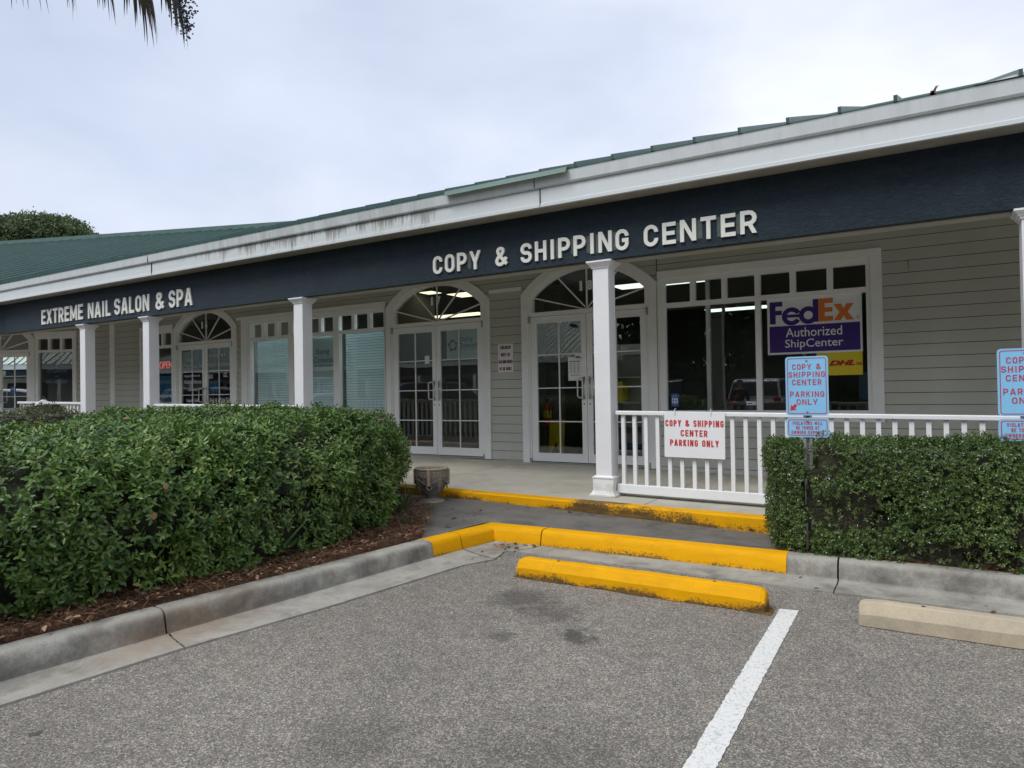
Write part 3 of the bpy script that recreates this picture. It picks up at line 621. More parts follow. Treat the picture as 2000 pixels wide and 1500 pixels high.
def arcband(mb, r0, r1, xi, xo, y0, y1, n=28, cx=0):
    vs = []; 
    for i in range(n+1):
        t = -1+2*i/n
        for (r, xm) in ((r0, xi), (r1, xo)):
            x = t*xm; z = ACZ+math.sqrt(r*r-x*x)
            vs += [(cx+x, y0, z), (cx+x, y1, z)]
    fs = []
    for i in range(n):
        a = 4*i; b_ = a+4
        fs += [(a, a+2, b_+2, b_), (a+1, b_+1, b_+3, a+3), (a+2, a+3, b_+3, b_+2), (a, b_, b_+1, a+1)]
    fs += [(0, 1, 3, 2), (4*n, 4*n+2, 4*n+3, 4*n+1)]
    mb.add(vs, fs)
def az(r, x): return ACZ+math.sqrt(r*r-x*x)
def doorway(T, cx, z0, num, root=BLD):
    """casing, fanlight and a pair of leaves. local frame y=0 wall front"""
    Tc = T @ TR(cx, 0, 0)
    c = MB(Tc)
    for s in (-1, 1):
        pts = [(s*.99, z0), (s*1.11, z0), (s*1.11, az(ARC+.17, 1.11)), (s*.99, az(ARC+.052, .99))]
        c.prism(pts, -.035, .05)
    arcband(c, ARC+.052, ARC+.17, .99, 1.11, -.035, .05)
    cas = c.build('door_casing', m_trim, root)
    f = MB(Tc)
    for s in (-1, 1):
        f.prism([(s*.962, z0), (s*.988, z0), (s*.988, 2.59), (s*.962, 2.59)], -.015, .10)
        f.prism([(s*.93, 2.655), (s*.988, 2.655), (s*.988, az(ARC+.05, .988)), (s*.93, az(ARC, .93))], -.015, .10)
    arcband(f, ARC, ARC+.05, .93, .988, -.015, .10)
    f.box(-.988, .988, -.017, .10, 2.592, 2.655)
    for (ex_, ez) in ((0, 3.265), (-.49, az(ARC, .49)), (.49, az(ARC, .49)), (-.925, 2.895), (.925, 2.895)):
        f.bar((0 if abs(ex_) < .6 else math.copysign(.05, ex_), .045, 2.66), (ex_, .045, ez), .020, .02, up=(0, 1, 0))
    fan = f.build('fanlight', m_frame, root)
    gp = MB(Tc); n = 20; pts = [(-.94, 2.65), (.94, 2.65)]+[(.94*(1-2*i/n), az(ARC+.01, .94*(1-2*i/n))) for i in range(n+1)]
    gp.add([(a, .05, b_) for a, b_ in pts], [tuple(range(len(pts)))]); gp.build('pane', m_glass, fan)
    [text(ch_, .17, Tc @ TR(sx_*.072, -.004, 2.93), m_white, 'unit_number', fan, ext=.002, off=.010, height=.15, width=.045 if ch_ == '1' else .085) for ch_, sx_ in zip(num, (-1, 1))]
    for s in (-1, 1):
        d = MB(Tc); xo, xi = s*.958, s*.004
        xa, xb = min(xo, xi), max(xo, xi)
        gx0, gx1 = (xa+.105, xb-.085) if s < 0 else (xa+.085, xb-.105)
        zb, zt = z0+.035, 2.585; gz0, gz1 = z0+.165, 2.48
        d.box(xa, gx0, .0, .045, zb, zt); d.box(gx1, xb, .0, .045, zb, zt)
        d.box(gx0, gx1, .0, .045, zb, gz0); d.box(gx0, gx1, .0, .045, gz1, zt)
        mxx = (gx0+gx1)/2; d.box(mxx-.008, mxx+.008, .008, .035, gz0, gz1)
        for mz in (1.985, 1.468, .95): d.box(gx0, mxx-.008, .010, .033, mz-.008, mz+.008); d.box(mxx+.008, gx1, .010, .033, mz-.008, mz+.008)
        lf = d.build('door', m_frame, root)
        pn = MB(Tc); pn.add([(gx0-.004, .022, gz0-.004), (gx1+.004, .022, gz0-.004), (gx1+.004, .022, gz1+.004), (gx0-.004, .022, gz1+.004)], [(0,1,2,3)]); pn.build('pane', m_glass, lf)
        h = MB(Tc); hx = s*.048; ox = s*.13
        pts = [(hx, -.004, 1.60), (hx+s*.02, -.045, 1.605), (ox-s*.02, -.062, 1.605), (ox, -.062, 1.58), (ox, -.062, 1.34), (ox-s*.02, -.062, 1.315), (hx+s*.02, -.045, 1.315), (hx, -.004, 1.32)]
        h.tube(pts, .0125, 8); h.box(hx-.018, hx+.018, -.006, 0.002, 1.29, 1.63); h.build('handle', m_alu, lf, smooth=True)
        k = MB(Tc); k.T = Tc @ TR(hx, -.002, 1.22) @ Matrix.Rotation(R_(90), 4, 'X'); k.lathe([(.0001, .006), (.014, .006), (.016, 0)], 0, 0, 12); k.build('lock', m_steel, lf)
        for q_, za_, zb_ in ((.022, 2.49, 2.60), (.018, z0+.01, z0+.08)): hg = MB(Tc); hg.box(s*.975-q_, s*.975+q_, -.034, -.012, za_, zb_); hg.build('pivot', m_steel, lf)
    th = MB(Tc); th.box(-.98, .98, -.03, .10, z0, z0+.025); th.build('threshold', m_steel, root)
    dk = MB(Tc); dk.box(-.98, .98, -.004, .09, z0+.026, z0+.032); dk.build('door_gap', m_gap_shade, root)
def window(T, x0, x1, panes, z_s=1.12, shift=0, root=BLD, casL=.10, casR=.13):
    w = MB(T)
    w.box(x0, panes[0][0]-.09, -.034, .04, .98, 2.99); w.box(panes[-1][1]+.05, x1, -.034, .04, .98, 2.99)
    w.box(x0, x1, -.036, .04, 2.992, 3.087); w.box(x0, x1, -.036, .04, .975, 1.062)
    cas = w.build('window_casing', m_trim, root)
    f = MB(T); xa, xb = panes[0][0]-.088, panes[-1][1]+.048
    f.box(xa, xb, -.012, .075, 2.912, 2.990); f.box(xa, xb, -.012, .075, 1.064, z_s)
    f.box(xa, panes[0][0], -.011, .075, z_s, 2.912); f.box(panes[-1][1], xb, -.011, .075, z_s, 2.912)
    for (a, b_), (c, d) in zip(panes[:-1], panes[1:]): f.box(b_, c, -.011, .075, z_s, 2.912)
    for a, b_ in panes:
        f.box(a, b_, -.009, .070, 2.568, 2.632); w3 = (b_-a-.14)/3
        for i in (1, 2): xx = a+w3*i+.07*(i-1); f.box(xx, xx+.07, -.008, .070, 2.632, 2.912)
    fr_ = f.build('window', m_frame, root)
    for a, b_ in panes:
        p = MB(T); p.add([(a-.003, .050, z_s-.003), (b_+.003, .050, z_s-.003), (b_+.003, .050, 2.572), (a-.003, .050, 2.572)], [(0,1,2,3)]); p.build('pane', m_glass, fr_)
        p = MB(T); p.add([(a-.003, .050, 2.630), (b_+.003, .050, 2.630), (b_+.003, .050, 2.915), (a-.003, .050, 2.915)], [(0,1,2,3)]); p.build('transom_pane', m_glass, fr_)
    return fr_
for k, cx in dc.items(): doorway(TM, cx, zf(cx)+.012, k)
doorway(TW, DC15, .36, '15')
window(TM, -3.17, -.37, [(-3.07, -1.85), (-1.78, -.545)])
window(TM, -12.22, -8.24, [(-11.95, -10.80), (-10.65, -9.56), (-9.41, -8.29)])
window(TM, -15.92, -14.61, [(-15.78, -14.70)])
window(TW, -2.26, -1.02, [(-2.16, -1.15)])
# columns
def column(cx, root=BLD):
    cy = 6.86+.0925; z0 = zf(cx)
    b = MB(); b.frustum(cx, cy, z0+.2, 2.79, .0925, .0925); col = b.build('column', m_white, root); bevel(col, .006)
    p = MB(); p.frustum(cx, cy, z0, z0+.018, .152, .152); p.frustum(cx, cy, z0+.018, z0+.030, .147, .140); p.frustum(cx, cy, z0+.030, z0+.055, .132, .124)
    p.frustum(cx, cy, z0+.055, z0+.195, .1185, .1185); p.frustum(cx, cy, z0+.195, z0+.207, .127, .127); p.frustum(cx, cy, z0+.207, z0+.222, .120, .098)
    p.build('plinth', m_plinth, col)
    c = MB(); c.frustum(cx, cy, 2.752, 2.775, .103, .108); c.frustum(cx, cy, 2.775, 2.797, .116, .126); c.frustum(cx, cy, 2.797, 2.813, .133, .138); c.frustum(cx, cy, 2.813, 2.831, .146, .146)
    c.build('capital', m_white, col)
for cx in (.825, -2.97, -7.72, -11.53, -13.60): column(cx)
# interiors
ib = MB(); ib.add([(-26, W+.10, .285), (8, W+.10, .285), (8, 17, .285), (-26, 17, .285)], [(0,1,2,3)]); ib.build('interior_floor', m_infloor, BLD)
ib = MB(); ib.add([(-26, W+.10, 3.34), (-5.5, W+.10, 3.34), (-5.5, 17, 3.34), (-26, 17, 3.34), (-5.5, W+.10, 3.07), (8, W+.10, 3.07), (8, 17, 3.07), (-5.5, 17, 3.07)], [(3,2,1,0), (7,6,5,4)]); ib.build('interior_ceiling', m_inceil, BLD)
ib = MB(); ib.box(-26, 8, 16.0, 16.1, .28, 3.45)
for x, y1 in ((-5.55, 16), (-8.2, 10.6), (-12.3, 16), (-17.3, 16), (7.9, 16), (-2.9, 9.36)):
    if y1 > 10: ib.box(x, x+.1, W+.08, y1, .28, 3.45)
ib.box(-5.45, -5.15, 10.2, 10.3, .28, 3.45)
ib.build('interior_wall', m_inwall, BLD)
# sheathing so the interior is closed around openings
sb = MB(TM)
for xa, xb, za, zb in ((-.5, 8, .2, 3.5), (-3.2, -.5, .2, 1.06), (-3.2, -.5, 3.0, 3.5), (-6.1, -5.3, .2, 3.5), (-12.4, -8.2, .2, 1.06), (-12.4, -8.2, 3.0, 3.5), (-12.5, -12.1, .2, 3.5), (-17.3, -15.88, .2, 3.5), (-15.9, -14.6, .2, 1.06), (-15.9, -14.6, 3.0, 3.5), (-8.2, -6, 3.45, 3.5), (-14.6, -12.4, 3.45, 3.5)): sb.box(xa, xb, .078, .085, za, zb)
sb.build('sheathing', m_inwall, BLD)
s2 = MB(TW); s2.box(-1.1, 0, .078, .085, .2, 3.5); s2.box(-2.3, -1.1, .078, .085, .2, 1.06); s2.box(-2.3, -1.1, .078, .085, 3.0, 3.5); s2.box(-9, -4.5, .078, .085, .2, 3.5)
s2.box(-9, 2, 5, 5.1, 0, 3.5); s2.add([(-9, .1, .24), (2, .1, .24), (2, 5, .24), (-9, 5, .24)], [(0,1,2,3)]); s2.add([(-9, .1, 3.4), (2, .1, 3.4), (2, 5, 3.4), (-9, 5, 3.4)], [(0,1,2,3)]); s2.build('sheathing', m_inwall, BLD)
def lamp(x, y, w, l, m, lab, z=3.43):
    r = empty('ceiling_light', (x, y, z), lab, 'ceiling light', 'ceiling light panels inside the shops')
    b = MB(); b.box(x-w/2-.03, x+w/2+.03, y-l/2-.03, y+l/2+.03, z-.012, z+.015); keep(b.build('housing', m_inceil), r)
    b = MB(); b.box(x-w/2, x+w/2, y-l/2, y+l/2, z-.018, z-.0125); keep(b.build('diffuser', m), r)
lamp(-3.40, 10.05, 1.35, .45, m_panel, 'lit white ceiling panel nearest the glass, behind fanlight 18', 3.05)
lamp(-3.15, 14.2, 1.2, .5, m_panel, 'lit white ceiling panel deep behind the large window of shop 18', 3.05)
lamp(-7.35, 10.75, .75, .5, m_panelw, 'lit ceiling panel at the upper right of fanlight 17', 3.32)
lamp(-7.85, 10.15, .3, .3, m_panelw, 'small lit ceiling panel behind the number 17', 3.32)
lamp(-9.6, 13.5, 1.5, .5, m_panelw, 'long yellowish ceiling panel low in fanlight 17', 3.32)
for xx in (-11.4, -10.1, -8.9): lamp(xx, W+1.0, 1.1, .9, m_panel_fill, 'unseen fill panel added to light the %s blind of unit 17 from behind' % {-11.4: 'leftmost', -10.1: 'middle', -8.9: 'rightmost'}[xx], 3.32)  # out of view, added only to brighten the blinds

# ---------------------------------------------------------------- block capitals drawn as strokes
def _arc(cx, cy, rx, ry, a0, a1, n=6): return [(cx+rx*math.cos(R_(a0+(a1-a0)*i/n)), cy+ry*math.sin(R_(a0+(a1-a0)*i/n))) for i in range(n+1)]
def glyph(c, w, h, t):
    """list of polygons for one capital in a w x h cell, stroke t"""
    x0, x1, y0, y1, xm = t/2, w-t/2, t/2, h-t/2, w/2; r = min((w-t)/2, h*.26); P = []; m = h*.5
    def path(pts, closed=False):
        q = [Vector(p) for p in pts]; o = [q[0]]
        for p in q[1:]:
            if (p-o[-1]).length > 1e-5: o.append(p)
        if closed and (o[0]-o[-1]).length < 1e-5: o.pop()
        k = len(o); A, B = [], []
        for i, p in enumerate(o):
            ns = []
            if i > 0 or closed: d = (p-o[i-1]).normalized(); ns.append(Vector((-d.y, d.x)))
            if i < k-1 or closed: d = (o[(i+1) % k]-p).normalized(); ns.append(Vector((-d.y, d.x)))
            n_ = ns[0] if len(ns) == 1 else (ns[0]+ns[1]).normalized()/max(.35, (ns[0]+ns[1]).normalized().dot(ns[0])); A.append(p+n_*t/2); B.append(p-n_*t/2)
        P.append((A, B, closed))
    def V(x, a=0, b=h): path([(x, a), (x, b)])
    def Hh(y, a=0, b=w): path([(a, y), (b, y)])
    def dg(xa, ya, xb, yb, k=1.08):
        hw = t*k/2; P.append(([Vector((xa-hw, ya)), Vector((xb-hw, yb))], [Vector((xa+hw, ya)), Vector((xb+hw, yb))], False))
    TRc, TL, BL_, BR = _arc(x1-r, y1-r, r, r, 0, 90), _arc(x0+r, y1-r, r, r, 90, 180), _arc(x0+r, y0+r, r, r, 180, 270), _arc(x1-r, y0+r, r, r, 270, 360)
    if c in 'CGOQ':
        if c == 'O': path(TRc+TL+BL_+BR, True)
        elif c == 'C': path([(x1, min(h*.66, y1-r-h*.01))]+TRc+TL+BL_+BR+[(x1, max(h*.34, y0+r+h*.01))])
        else: path([(x1, min(h*.68, y1-r-h*.01))]+TRc+TL+BL_+BR+[(x1, h*.5)]); Hh(h*.47, xm, x1+t/2)
    elif c == 'S':
        rr = min((w-t)/2, (h-t)/4); mm = h/2
        path([(x1, min(h*.72, y1-rr-h*.01))]+_arc(x1-rr, y1-rr, rr, rr, 0, 90)+_arc(x0+rr, y1-rr, rr, rr, 90, 180)+_arc(x0+rr, mm+rr, rr, rr, 180, 270)+_arc(x1-rr, mm-rr, rr, rr, 90, 0)+_arc(x1-rr, y0+rr, rr, rr, 0, -90)+_arc(x0+rr, y0+rr, rr, rr, 270, 180)+[(x0, max(h*.28, y0+rr+h*.01))])
    elif c in 'PR':
        V(x0); b = h*.43; rb_ = (y1-b)/2; rx = min(rb_, w*.5); path([(x0, y1), (x1-rx, y1)]+_arc(x1-rx, y1-rb_, rx, rb_, 90, -90)+[(x0, b)])
        if c == 'R': dg(w*.55, b, w-t*.55, 0)
    elif c == 'B':
        V(x0); b = h*.52; r1 = (y1-b)/2; r2 = (b-y0)/2; path([(x0, y1), (x1-r1, y1)]+_arc(x1-r1-t*.1, y1-r1, r1, r1, 90, -90)+[(x0, b)]); path([(x0, b), (x1-r2, b)]+_arc(x1-r2, y0+r2, r2, r2, 90, -90)+[(x0, y0)])
    elif c == 'D': V(x0); path([(x0, y1)]+_arc(x1-r, y1-r, r, r, 90, 0)+_arc(x1-r, y0+r, r, r, 0, -90)+[(x0, y0)])
    elif c == 'U': path([(x0, h)]+BL_+BR+[(x1, h)])
    elif c == 'J': path([(x1, h)]+_arc(x1-r, y0+r, r, r, 0, -90)+_arc(x0+r, y0+r, r, r, 270, 180)+[(x0, h*.3)])
    elif c == 'E': V(x0); Hh(y1, x0); Hh(m, x0, w*.92); Hh(y0, x0)
    elif c == 'F': V(x0); Hh(y1, x0); Hh(m, x0, w*.9)
    elif c == 'L': V(x0); Hh(y0, x0)
    elif c == 'T': V(xm); Hh(y1)
    elif c == 'H': V(x0); V(x1); Hh(m, x0, x1)
    elif c == 'I': V(xm)
    elif c == 'N': V(x0); V(x1); dg(t*.55, h, w-t*.55, 0)
    elif c == 'M': V(x0); V(x1); dg(t*.5, h, xm, h*.12, .95); dg(w-t*.5, h, xm, h*.12, .95)
    elif c == 'A': dg(t*.54, 0, xm-t*.12, h); dg(w-t*.54, 0, xm+t*.12, h); Hh(h*.28, w*.2, w*.8)
    elif c == 'V': dg(t*.54, h, xm-t*.1, 0); dg(w-t*.54, h, xm+t*.1, 0)
    elif c == 'W': dg(t*.5, h, w*.28, 0, .9); dg(w*.5, h*.95, w*.28, 0, .9); dg(w*.5, h*.95, w*.72, 0, .9); dg(w-t*.5, h, w*.72, 0, .9)
    elif c == 'X': dg(t*.56, 0, w-t*.56, h); dg(t*.56, h, w-t*.56, 0)
    elif c == 'Y': V(xm, 0, h*.46); dg(t*.54, h, xm, h*.38); dg(w-t*.54, h, xm, h*.38)
    elif c == 'K': V(x0); dg(x0+t*.3, h*.36, w-t*.56, h); dg(w*.45, h*.55, w-t*.54, 0)
    elif c == '&':
        path([(w*.97-t*.2, t*.45), (w*.30, h*.60), (w*.22, h*.74)]+_arc(w*.43, h*.80, w*.22, h*.12, 170, 0)+[(w*.62, h*.72), (w*.50, h*.60), (w*.22, h*.44)]+_arc(w*.40, y0+h*.18, w*.40-t/2, h*.19, 150, 280)+[(w*.70, h*.18), (w*.90, h*.44)])
    return P
GW = {'I': .30, '&': .86, 'M': .92, 'W': 1.05, 'N': .72, 'L': .58, 'E': .62, 'F': .6, ' ': .42, 'A': .78, 'X': .74, 'Y': .76, 'V': .76}
def cap_mesh(mb, s, x0, z0, w, h, t, y0, y1, gap=.16):
    """write s left to right so it fills width w"""
    adv = [GW.get(c, .68) for c in s]; tot = sum(adv)+gap*(len(s)-1); k = w/tot; x = x0; idx = 0
    for c, a in zip(s, adv):
        if c != ' ':
            for A, B, cl in glyph(c, a*k if c != 'I' else max(a*k, t), h, t):
                n = len(A)
                for i in range(n if cl else n-1):
                    j = (i+1) % n; e = (idx % 9)*.00007; idx += 1; q4 = (A[i], A[j], B[j], B[i])
                    mb.add([(x+p.x, y0-e, z0+p.y) for p in q4]+[(x+p.x, y1, z0+p.y) for p in q4], [(0,1,2,3), (7,6,5,4), (0,4,5,1), (2,6,7,3)]+([(3,7,4,0)] if i == 0 and not cl else [])+([(1,5,6,2)] if i == n-2 and not cl else []))
        x += (a+gap)*k
    return mb
def caps(s, T, m, w, h, t, parent, name='lettering', dep=.0015, gap=.16):
    b = MB(T); cap_mesh(b, s, -w/2, 0, w, h, t, -dep, 0, gap); o = b.build(name, m); keep(o, parent); return o

# ---------------------------------------------------------------- railings
def railing(xa, xb, label, y=6.955, dz=0, T=None, zoff=None, hg=None):
    root = empty('porch_railing', (xa, y, 0) if T is None else tuple(T @ Vector((xa, 0, 0))), label, 'railing', 'white railings between the porch columns')
    def Z(x): return (zf(x) if T is None else zoff)+dz
    def mk(fn, nm):
        b = MB(T); fn(b); o = b.build(nm, m_white); keep(o, root); return o
    yy = y if T is None else 0
    def boxs(b, z0, z1, hw):
        b.add([(xa, yy-hw, Z(xa)+z0), (xb, yy-hw, Z(xb)+z0), (xb, yy+hw, Z(xb)+z0), (xa, yy+hw, Z(xa)+z0),
               (xa, yy-hw, Z(xa)+z1), (xb, yy-hw, Z(xb)+z1), (xb, yy+hw, Z(xb)+z1), (xa, yy+hw, Z(xa)+z1)],
              [(0,3,2,1),(4,5,6,7),(0,1,5,4),(1,2,6,5),(2,3,7,6),(3,0,4,7)])
    bevel(mk(lambda b: boxs(b, .882, .926, .048), 'top_rail'), .008)
    bevel(mk(lambda b: boxs(b, .036, .135, .030), 'bottom_rail'), .006)
    x = xa+.075
    while x < xb-.03:
        mk(lambda b: b.box(x-.0195, x+.0195, yy-.0195, yy+.0195, Z(x)+.136, Z(x)+.881), 'baluster'); x += .1285
    return root
railing(-2.845, .70, 'white railing with the red lettered board hung on it, right of the bare column foot')
rs = MB(); rs.box(-2.862, -2.846, 6.925, 6.985, .30, .385); tag(keep(rs.build('rust_bracket', m_rust), bpy.data.objects['porch_railing']))
railing(-11.40, -7.84, 'white railing in front of the nail salon doors, behind the long hedge', dz=.02)
railing(-15.18, -13.73, 'white railing from the leftmost column to the capped low post', dz=.035)
railing(-16.3, -15.42, 'white railing left of the capped low post', dz=.035)
post = empty('newel_post', (-15.3, 6.955, zf(-15.3)), 'short white post with a pyramid cap in the left porch railing', 'post')
b = MB(); b.box(-15.37, -15.23, 6.885, 7.025, zf(-15.3), 1.30); keep(b.build('shaft', m_white), post)
b = MB(); b.box(-15.42, -15.18, 6.835, 7.075, 1.301, 1.345); b.frustum(-15.3, 6.955, 1.345, 1.42, .10, .02); b.box(-15.395, -15.205, 6.86, 7.05, 1.27, 1.30); keep(b.build('cap', m_white), post)

# ---------------------------------------------------------------- channel letters on the sign band
def letters(words, z0, h, t, label, root_name='shop_name_letters', gap=.20):
    root = empty(root_name, (words[0][1], W-2.49, z0), label, 'sign lettering')
    for s, xl, xr in words:
        adv = [GW.get(c, .68) for c in s]; tot = sum(adv)+gap*(len(s)-1); k = (xr-xl)/tot; x = xl
        for c, a in zip(s, adv):
            b = MB(); cap_mesh(b, c, x, z0+random.uniform(-.003, .003), max(a*k, t), h, t, W-2.49-.022, W-2.4915); o = keep(b.build('letter', m_letter), root)
            g = MB(); g.box(x+a*k+.004 if c != s[-1] else x-.02, x+(a+gap)*k+.012, W-2.4925, W-2.4905, z0+.02+random.uniform(-.01, .01), z0+h-.015)
            if c in 'NGEPTRIAO' and c != s[-1]: keep(g.build('paint_ghost', m_navy_old), root)
            x += (a+gap)*k
    return root
letters([('COPY', -5.24, -4.52), ('&', -4.31, -4.14), ('SHIPPING', -3.96, -2.63), ('CENTER', -2.46, -1.32)], 2.915, .225, .040, 'raised white letters reading COPY & SHIPPING CENTER on the navy band')
letters([('EXTREME', -15.10, -13.54), ('NAIL', -13.36, -12.60), ('SALON', -12.47, -11.39), ('&', -11.20, -10.96), ('SPA', -10.82, -10.18)], 2.925, .29, .051, 'raised white letters reading EXTREME NAIL SALON & SPA on the navy band', gap=.16)

# ---------------------------------------------------------------- signs
def rrect(x0, x1, z0, z1, r, n=5):
    pts = []
    for cx, cz, a0 in ((x1-r, z1-r, 0), (x0+r, z1-r, 90), (x0+r, z0+r, 180), (x1-r, z0+r, 270)):
        pts += [(cx+r*math.cos(R_(a0+90*i/n)), cz+r*math.sin(R_(a0+90*i/n))) for i in range(n+1)]
    return pts
def ring2(mb, po, pi, y):
    n = len(po); mb.add([(a, y, b_) for a, b_ in po]+[(a, y, b_) for a, b_ in pi], [(i, (i+1) % n, n+(i+1) % n, n+i) for i in range(n)])
# board hung on the rail
def tiltT(x, y, z, ry=0, rx=0, rz=0): return TR(x, y, z) @ Matrix.Rotation(R_(rz), 4, 'Z') @ Matrix.Rotation(R_(rx), 4, 'X') @ Matrix.Rotation(R_(ry), 4, 'Y')
T = tiltT(-1.985, 6.893, .945, 0.6)
root = empty('parking_notice', (-1.985, 6.90, .7), 'white board with red words hanging from the porch railing', 'sign')
b = MB(T); b.box(-.31, .31, 0, .006, -.233, .233); keep(b.build('board', m_signw), root)
for s, z, w in (('COPY & SHIPPING', .085, .595), ('CENTER', -.015, .275), ('PARKING ONLY', -.115, .50)):
    caps(s, T @ TR(0, -.0008, z), m_red, w, .066, .0125, root, gap=.24)
for xx in (-.20, .17):
    b = MB(T); b.tube([(xx, -.004, .20), (xx+.004, -.012, .235), (xx, .0, .262), (xx, .05, .268)], .003, 6); keep(b.build('cable_tie', m_white), root)
# blue parking signs on posts
def road_sign(cx, y, arrow, label, lab2, rz=0):
    T = tiltT(cx, y, 0, 0, 0, rz)
    root = empty('parking_sign', (cx, y, .15), label, 'sign', 'blue parking signs in the right hedge')
    p = MB(T); zt = 1.60
    for xa, xb, ya, yb in ((-.030, -.018, .010, .016), (-.018, -.013, .010, .036), (-.013, .013, .034, .040), (.013, .018, .010, .036), (.018, .030, .010, .016)): p.box(xa, xb, ya, yb, .10, zt)
    po = p.build('post', m_steel); keep(po, root)
    h = MB(T)
    z = .2
    while z < 1.15: h.lathe([(.0001, 0), (.0045, 0)], 0, 0, 8) if False else h.box(-.004, .004, .0325, .0338, z-.004, z+.004); z += .0254
    o = h.build('punched_holes', m_gap_shade); keep(o, root)
    def plate(z0, z1, lines, nm):
        b = MB(T); b.prism(rrect(-.153, .153, z0, z1, .024), .0, .0025); pl = b.build(nm, m_sblue); keep(pl, root)
        r = MB(T); ring2(r, rrect(-.140, .140, z0+.012, z1-.012, .017), rrect(-.1345, .1345, z0+.0175, z1-.0175, .0125), -.0016); rr_ = r.build('border', m_sred, None); rr_.parent = pl
        for s, zz, w, hh in lines: b = MB(T @ TR(0, -.0006, zz)); cap_mesh(b, s, -w/2, 0, w, hh, hh*.155, -.0015, 0, .24); t_ = b.build('lettering', m_sred); t_.parent = pl
        for zz in (z1-.022,) if nm == 'lower_plate' else (z1-.032, z0+.030):
            q = MB(T @ TR(0, -.002, zz) @ Matrix.Rotation(R_(90), 4, 'X')); q.lathe([(.0001, .007), (.005, .006), (.008, .002), (.0085, 0)], 0, 0, 10); qo = q.build('bolt', m_steel); qo.parent = pl
        return pl
    pl = plate(1.195, 1.652, [('COPY &', 1.551, .205, .043), ('SHIPPING', 1.491, .262, .043), ('CENTER', 1.431, .212, .043), ('PARKING', 1.339, .245, .043), ('ONLY', 1.279, .150, .043)] if True else [], 'upper_plate')
    if arrow:
        a = MB(T); 
        c, s_ = math.cos(R_(225)), math.sin(R_(225))
        pts = [(-.028, .011), (-.002, .011), (-.002, .027), (.035, 0), (-.002, -.027), (-.002, -.011), (-.028, -.011)]
        a.add([(-.098+c*u_-s_*v_, -.0018, 1.258+s_*u_+c*v_) for u_, v_ in pts], [tuple(range(7))]); ar = a.build('arrow', m_red); ar.parent = pl
    plate(1.027, 1.176, [('VIOLATORS WILL', 1.124, .215, .025), ('BE TOWED AT', 1.088, .165, .025), ('OWNERS EXPENSE', 1.052, .235, .025)], 'lower_plate')
road_sign(-.752, 5.68, True, 'blue parking sign with a red arrow at the left end of the hedge', '')
road_sign(.605, 5.68, False, 'blue parking sign cut by the right edge of the picture', '')
# courier decal in the window
T = TR(-1.15, W+.036, 2.215)
root = empty('courier_sign', (-1.15, W+.03, 1.85), 'purple, orange and white FedEx Authorized ShipCenter panel in the large window', 'sign')
b = MB(T); b.box(-.555, .555, 0, .008, -.370, .372); keep(b.build('panel', m_signw), root)
b = MB(T); b.box(-.530, .530, -.003, -.0005, -.345, -.002); keep(b.build('purple_field', m_purple), root)
# letters built as outlines: F, e, d, E, x
def poly(Tl, pts, m, nm, y=-.002):
    b = MB(Tl); b.prism(pts, y-.0015, y, 'y'); return keep(b.build(nm, m), root)
z0, z1 = .030, .318
poly(T, [(-.522, z0), (-.450, z0), (-.450, z0+.115), (-.372, z0+.115), (-.372, z0+.172), (-.450, z0+.172), (-.450, z1-.062), (-.365, z1-.062), (-.365, z1), (-.522, z1)], m_purple, 'lettering')
def ringpoly(Tl, cx, cz, ro, ri, a0, a1, m, sx=1., n=30, y=-.002):
    b = MB(Tl); vs = []; 
    for i in range(n+1):
        a = R_(a0+(a1-a0)*i/n)
        for r in (ro, ri):
            vs += [(cx+r*math.cos(a)*sx, y, cz+r*math.sin(a)), (cx+r*math.cos(a)*sx, y-.0015, cz+r*math.sin(a))]
    b.add(vs, [f for i in range(n) for f in ((4*i, 4*i+2, 4*i+6, 4*i+4), (4*i+1, 4*i+5, 4*i+7, 4*i+3))]); return b
bb_ = ringpoly(T, -.255, z0+.088, .116, .060, 25, 328, m_purple, 1.02); bb_.box(-.325, -.140, -.0036, -.0021, z0+.074, z0+.110); keep(bb_.build('lettering', m_purple), root)
bb_ = ringpoly(T, -.055, z0+.090, .112, .054, 0, 360, m_purple, 1.0, y=-.0042); keep(bb_.build('lettering', m_purple), root)
poly(T, [(.000, z0), (.062, z0), (.062, z1), (.000, z1)], m_purple, 'lettering', -.002)
poly(T, [(.064, z0), (.232, z0), (.232, z0+.062), (.136, z0+.062), (.136, z0+.115), (.225, z0+.115), (.225, z0+.172), (.136, z0+.172), (.136, z1-.062), (.232, z1-.062), (.232, z1), (.064, z1)], m_orange, 'lettering')
poly(T, [(.236, z0), (.318, z0), (.350, z0+.058), (.382, z0), (.468, z0), (.398, z0+.10), (.466, z0+.205), (.385, z0+.205), (.353, z0+.145), (.322, z0+.205), (.238, z0+.205), (.305, z0+.102)], m_orange, 'lettering')
keep(ringpoly(T, .510, z0+.028, .021, .018, 0, 360, m_orange, 1.).build('registered_mark', m_orange), root)
keep(text('R', .03, T @ TR(.510, -.003, z0+.016), m_orange, 'registered_mark', ext=.0005, height=.023), root)
keep(text('Authorized', .1, T @ TR(.0, -.0045, -.150), m_signw, 'lettering', ext=.0006, off=.0005, width=.66, height=.118), root)
keep(text('ShipCenter', .1, T @ TR(.0, -.0045, -.318), m_signw, 'lettering', ext=.0006, off=.0005, width=.68, height=.138), root)
T = TR(-.86, W+.038, 1.71); root = empty('courier_sign', (-.86, W+.03, 1.57), 'yellow panel with red DHL letters below the FedEx panel', 'sign')
b = MB(T); b.box(-.26, .26, 0, .006, -.150, .150); keep(b.build('panel', m_yel), root)
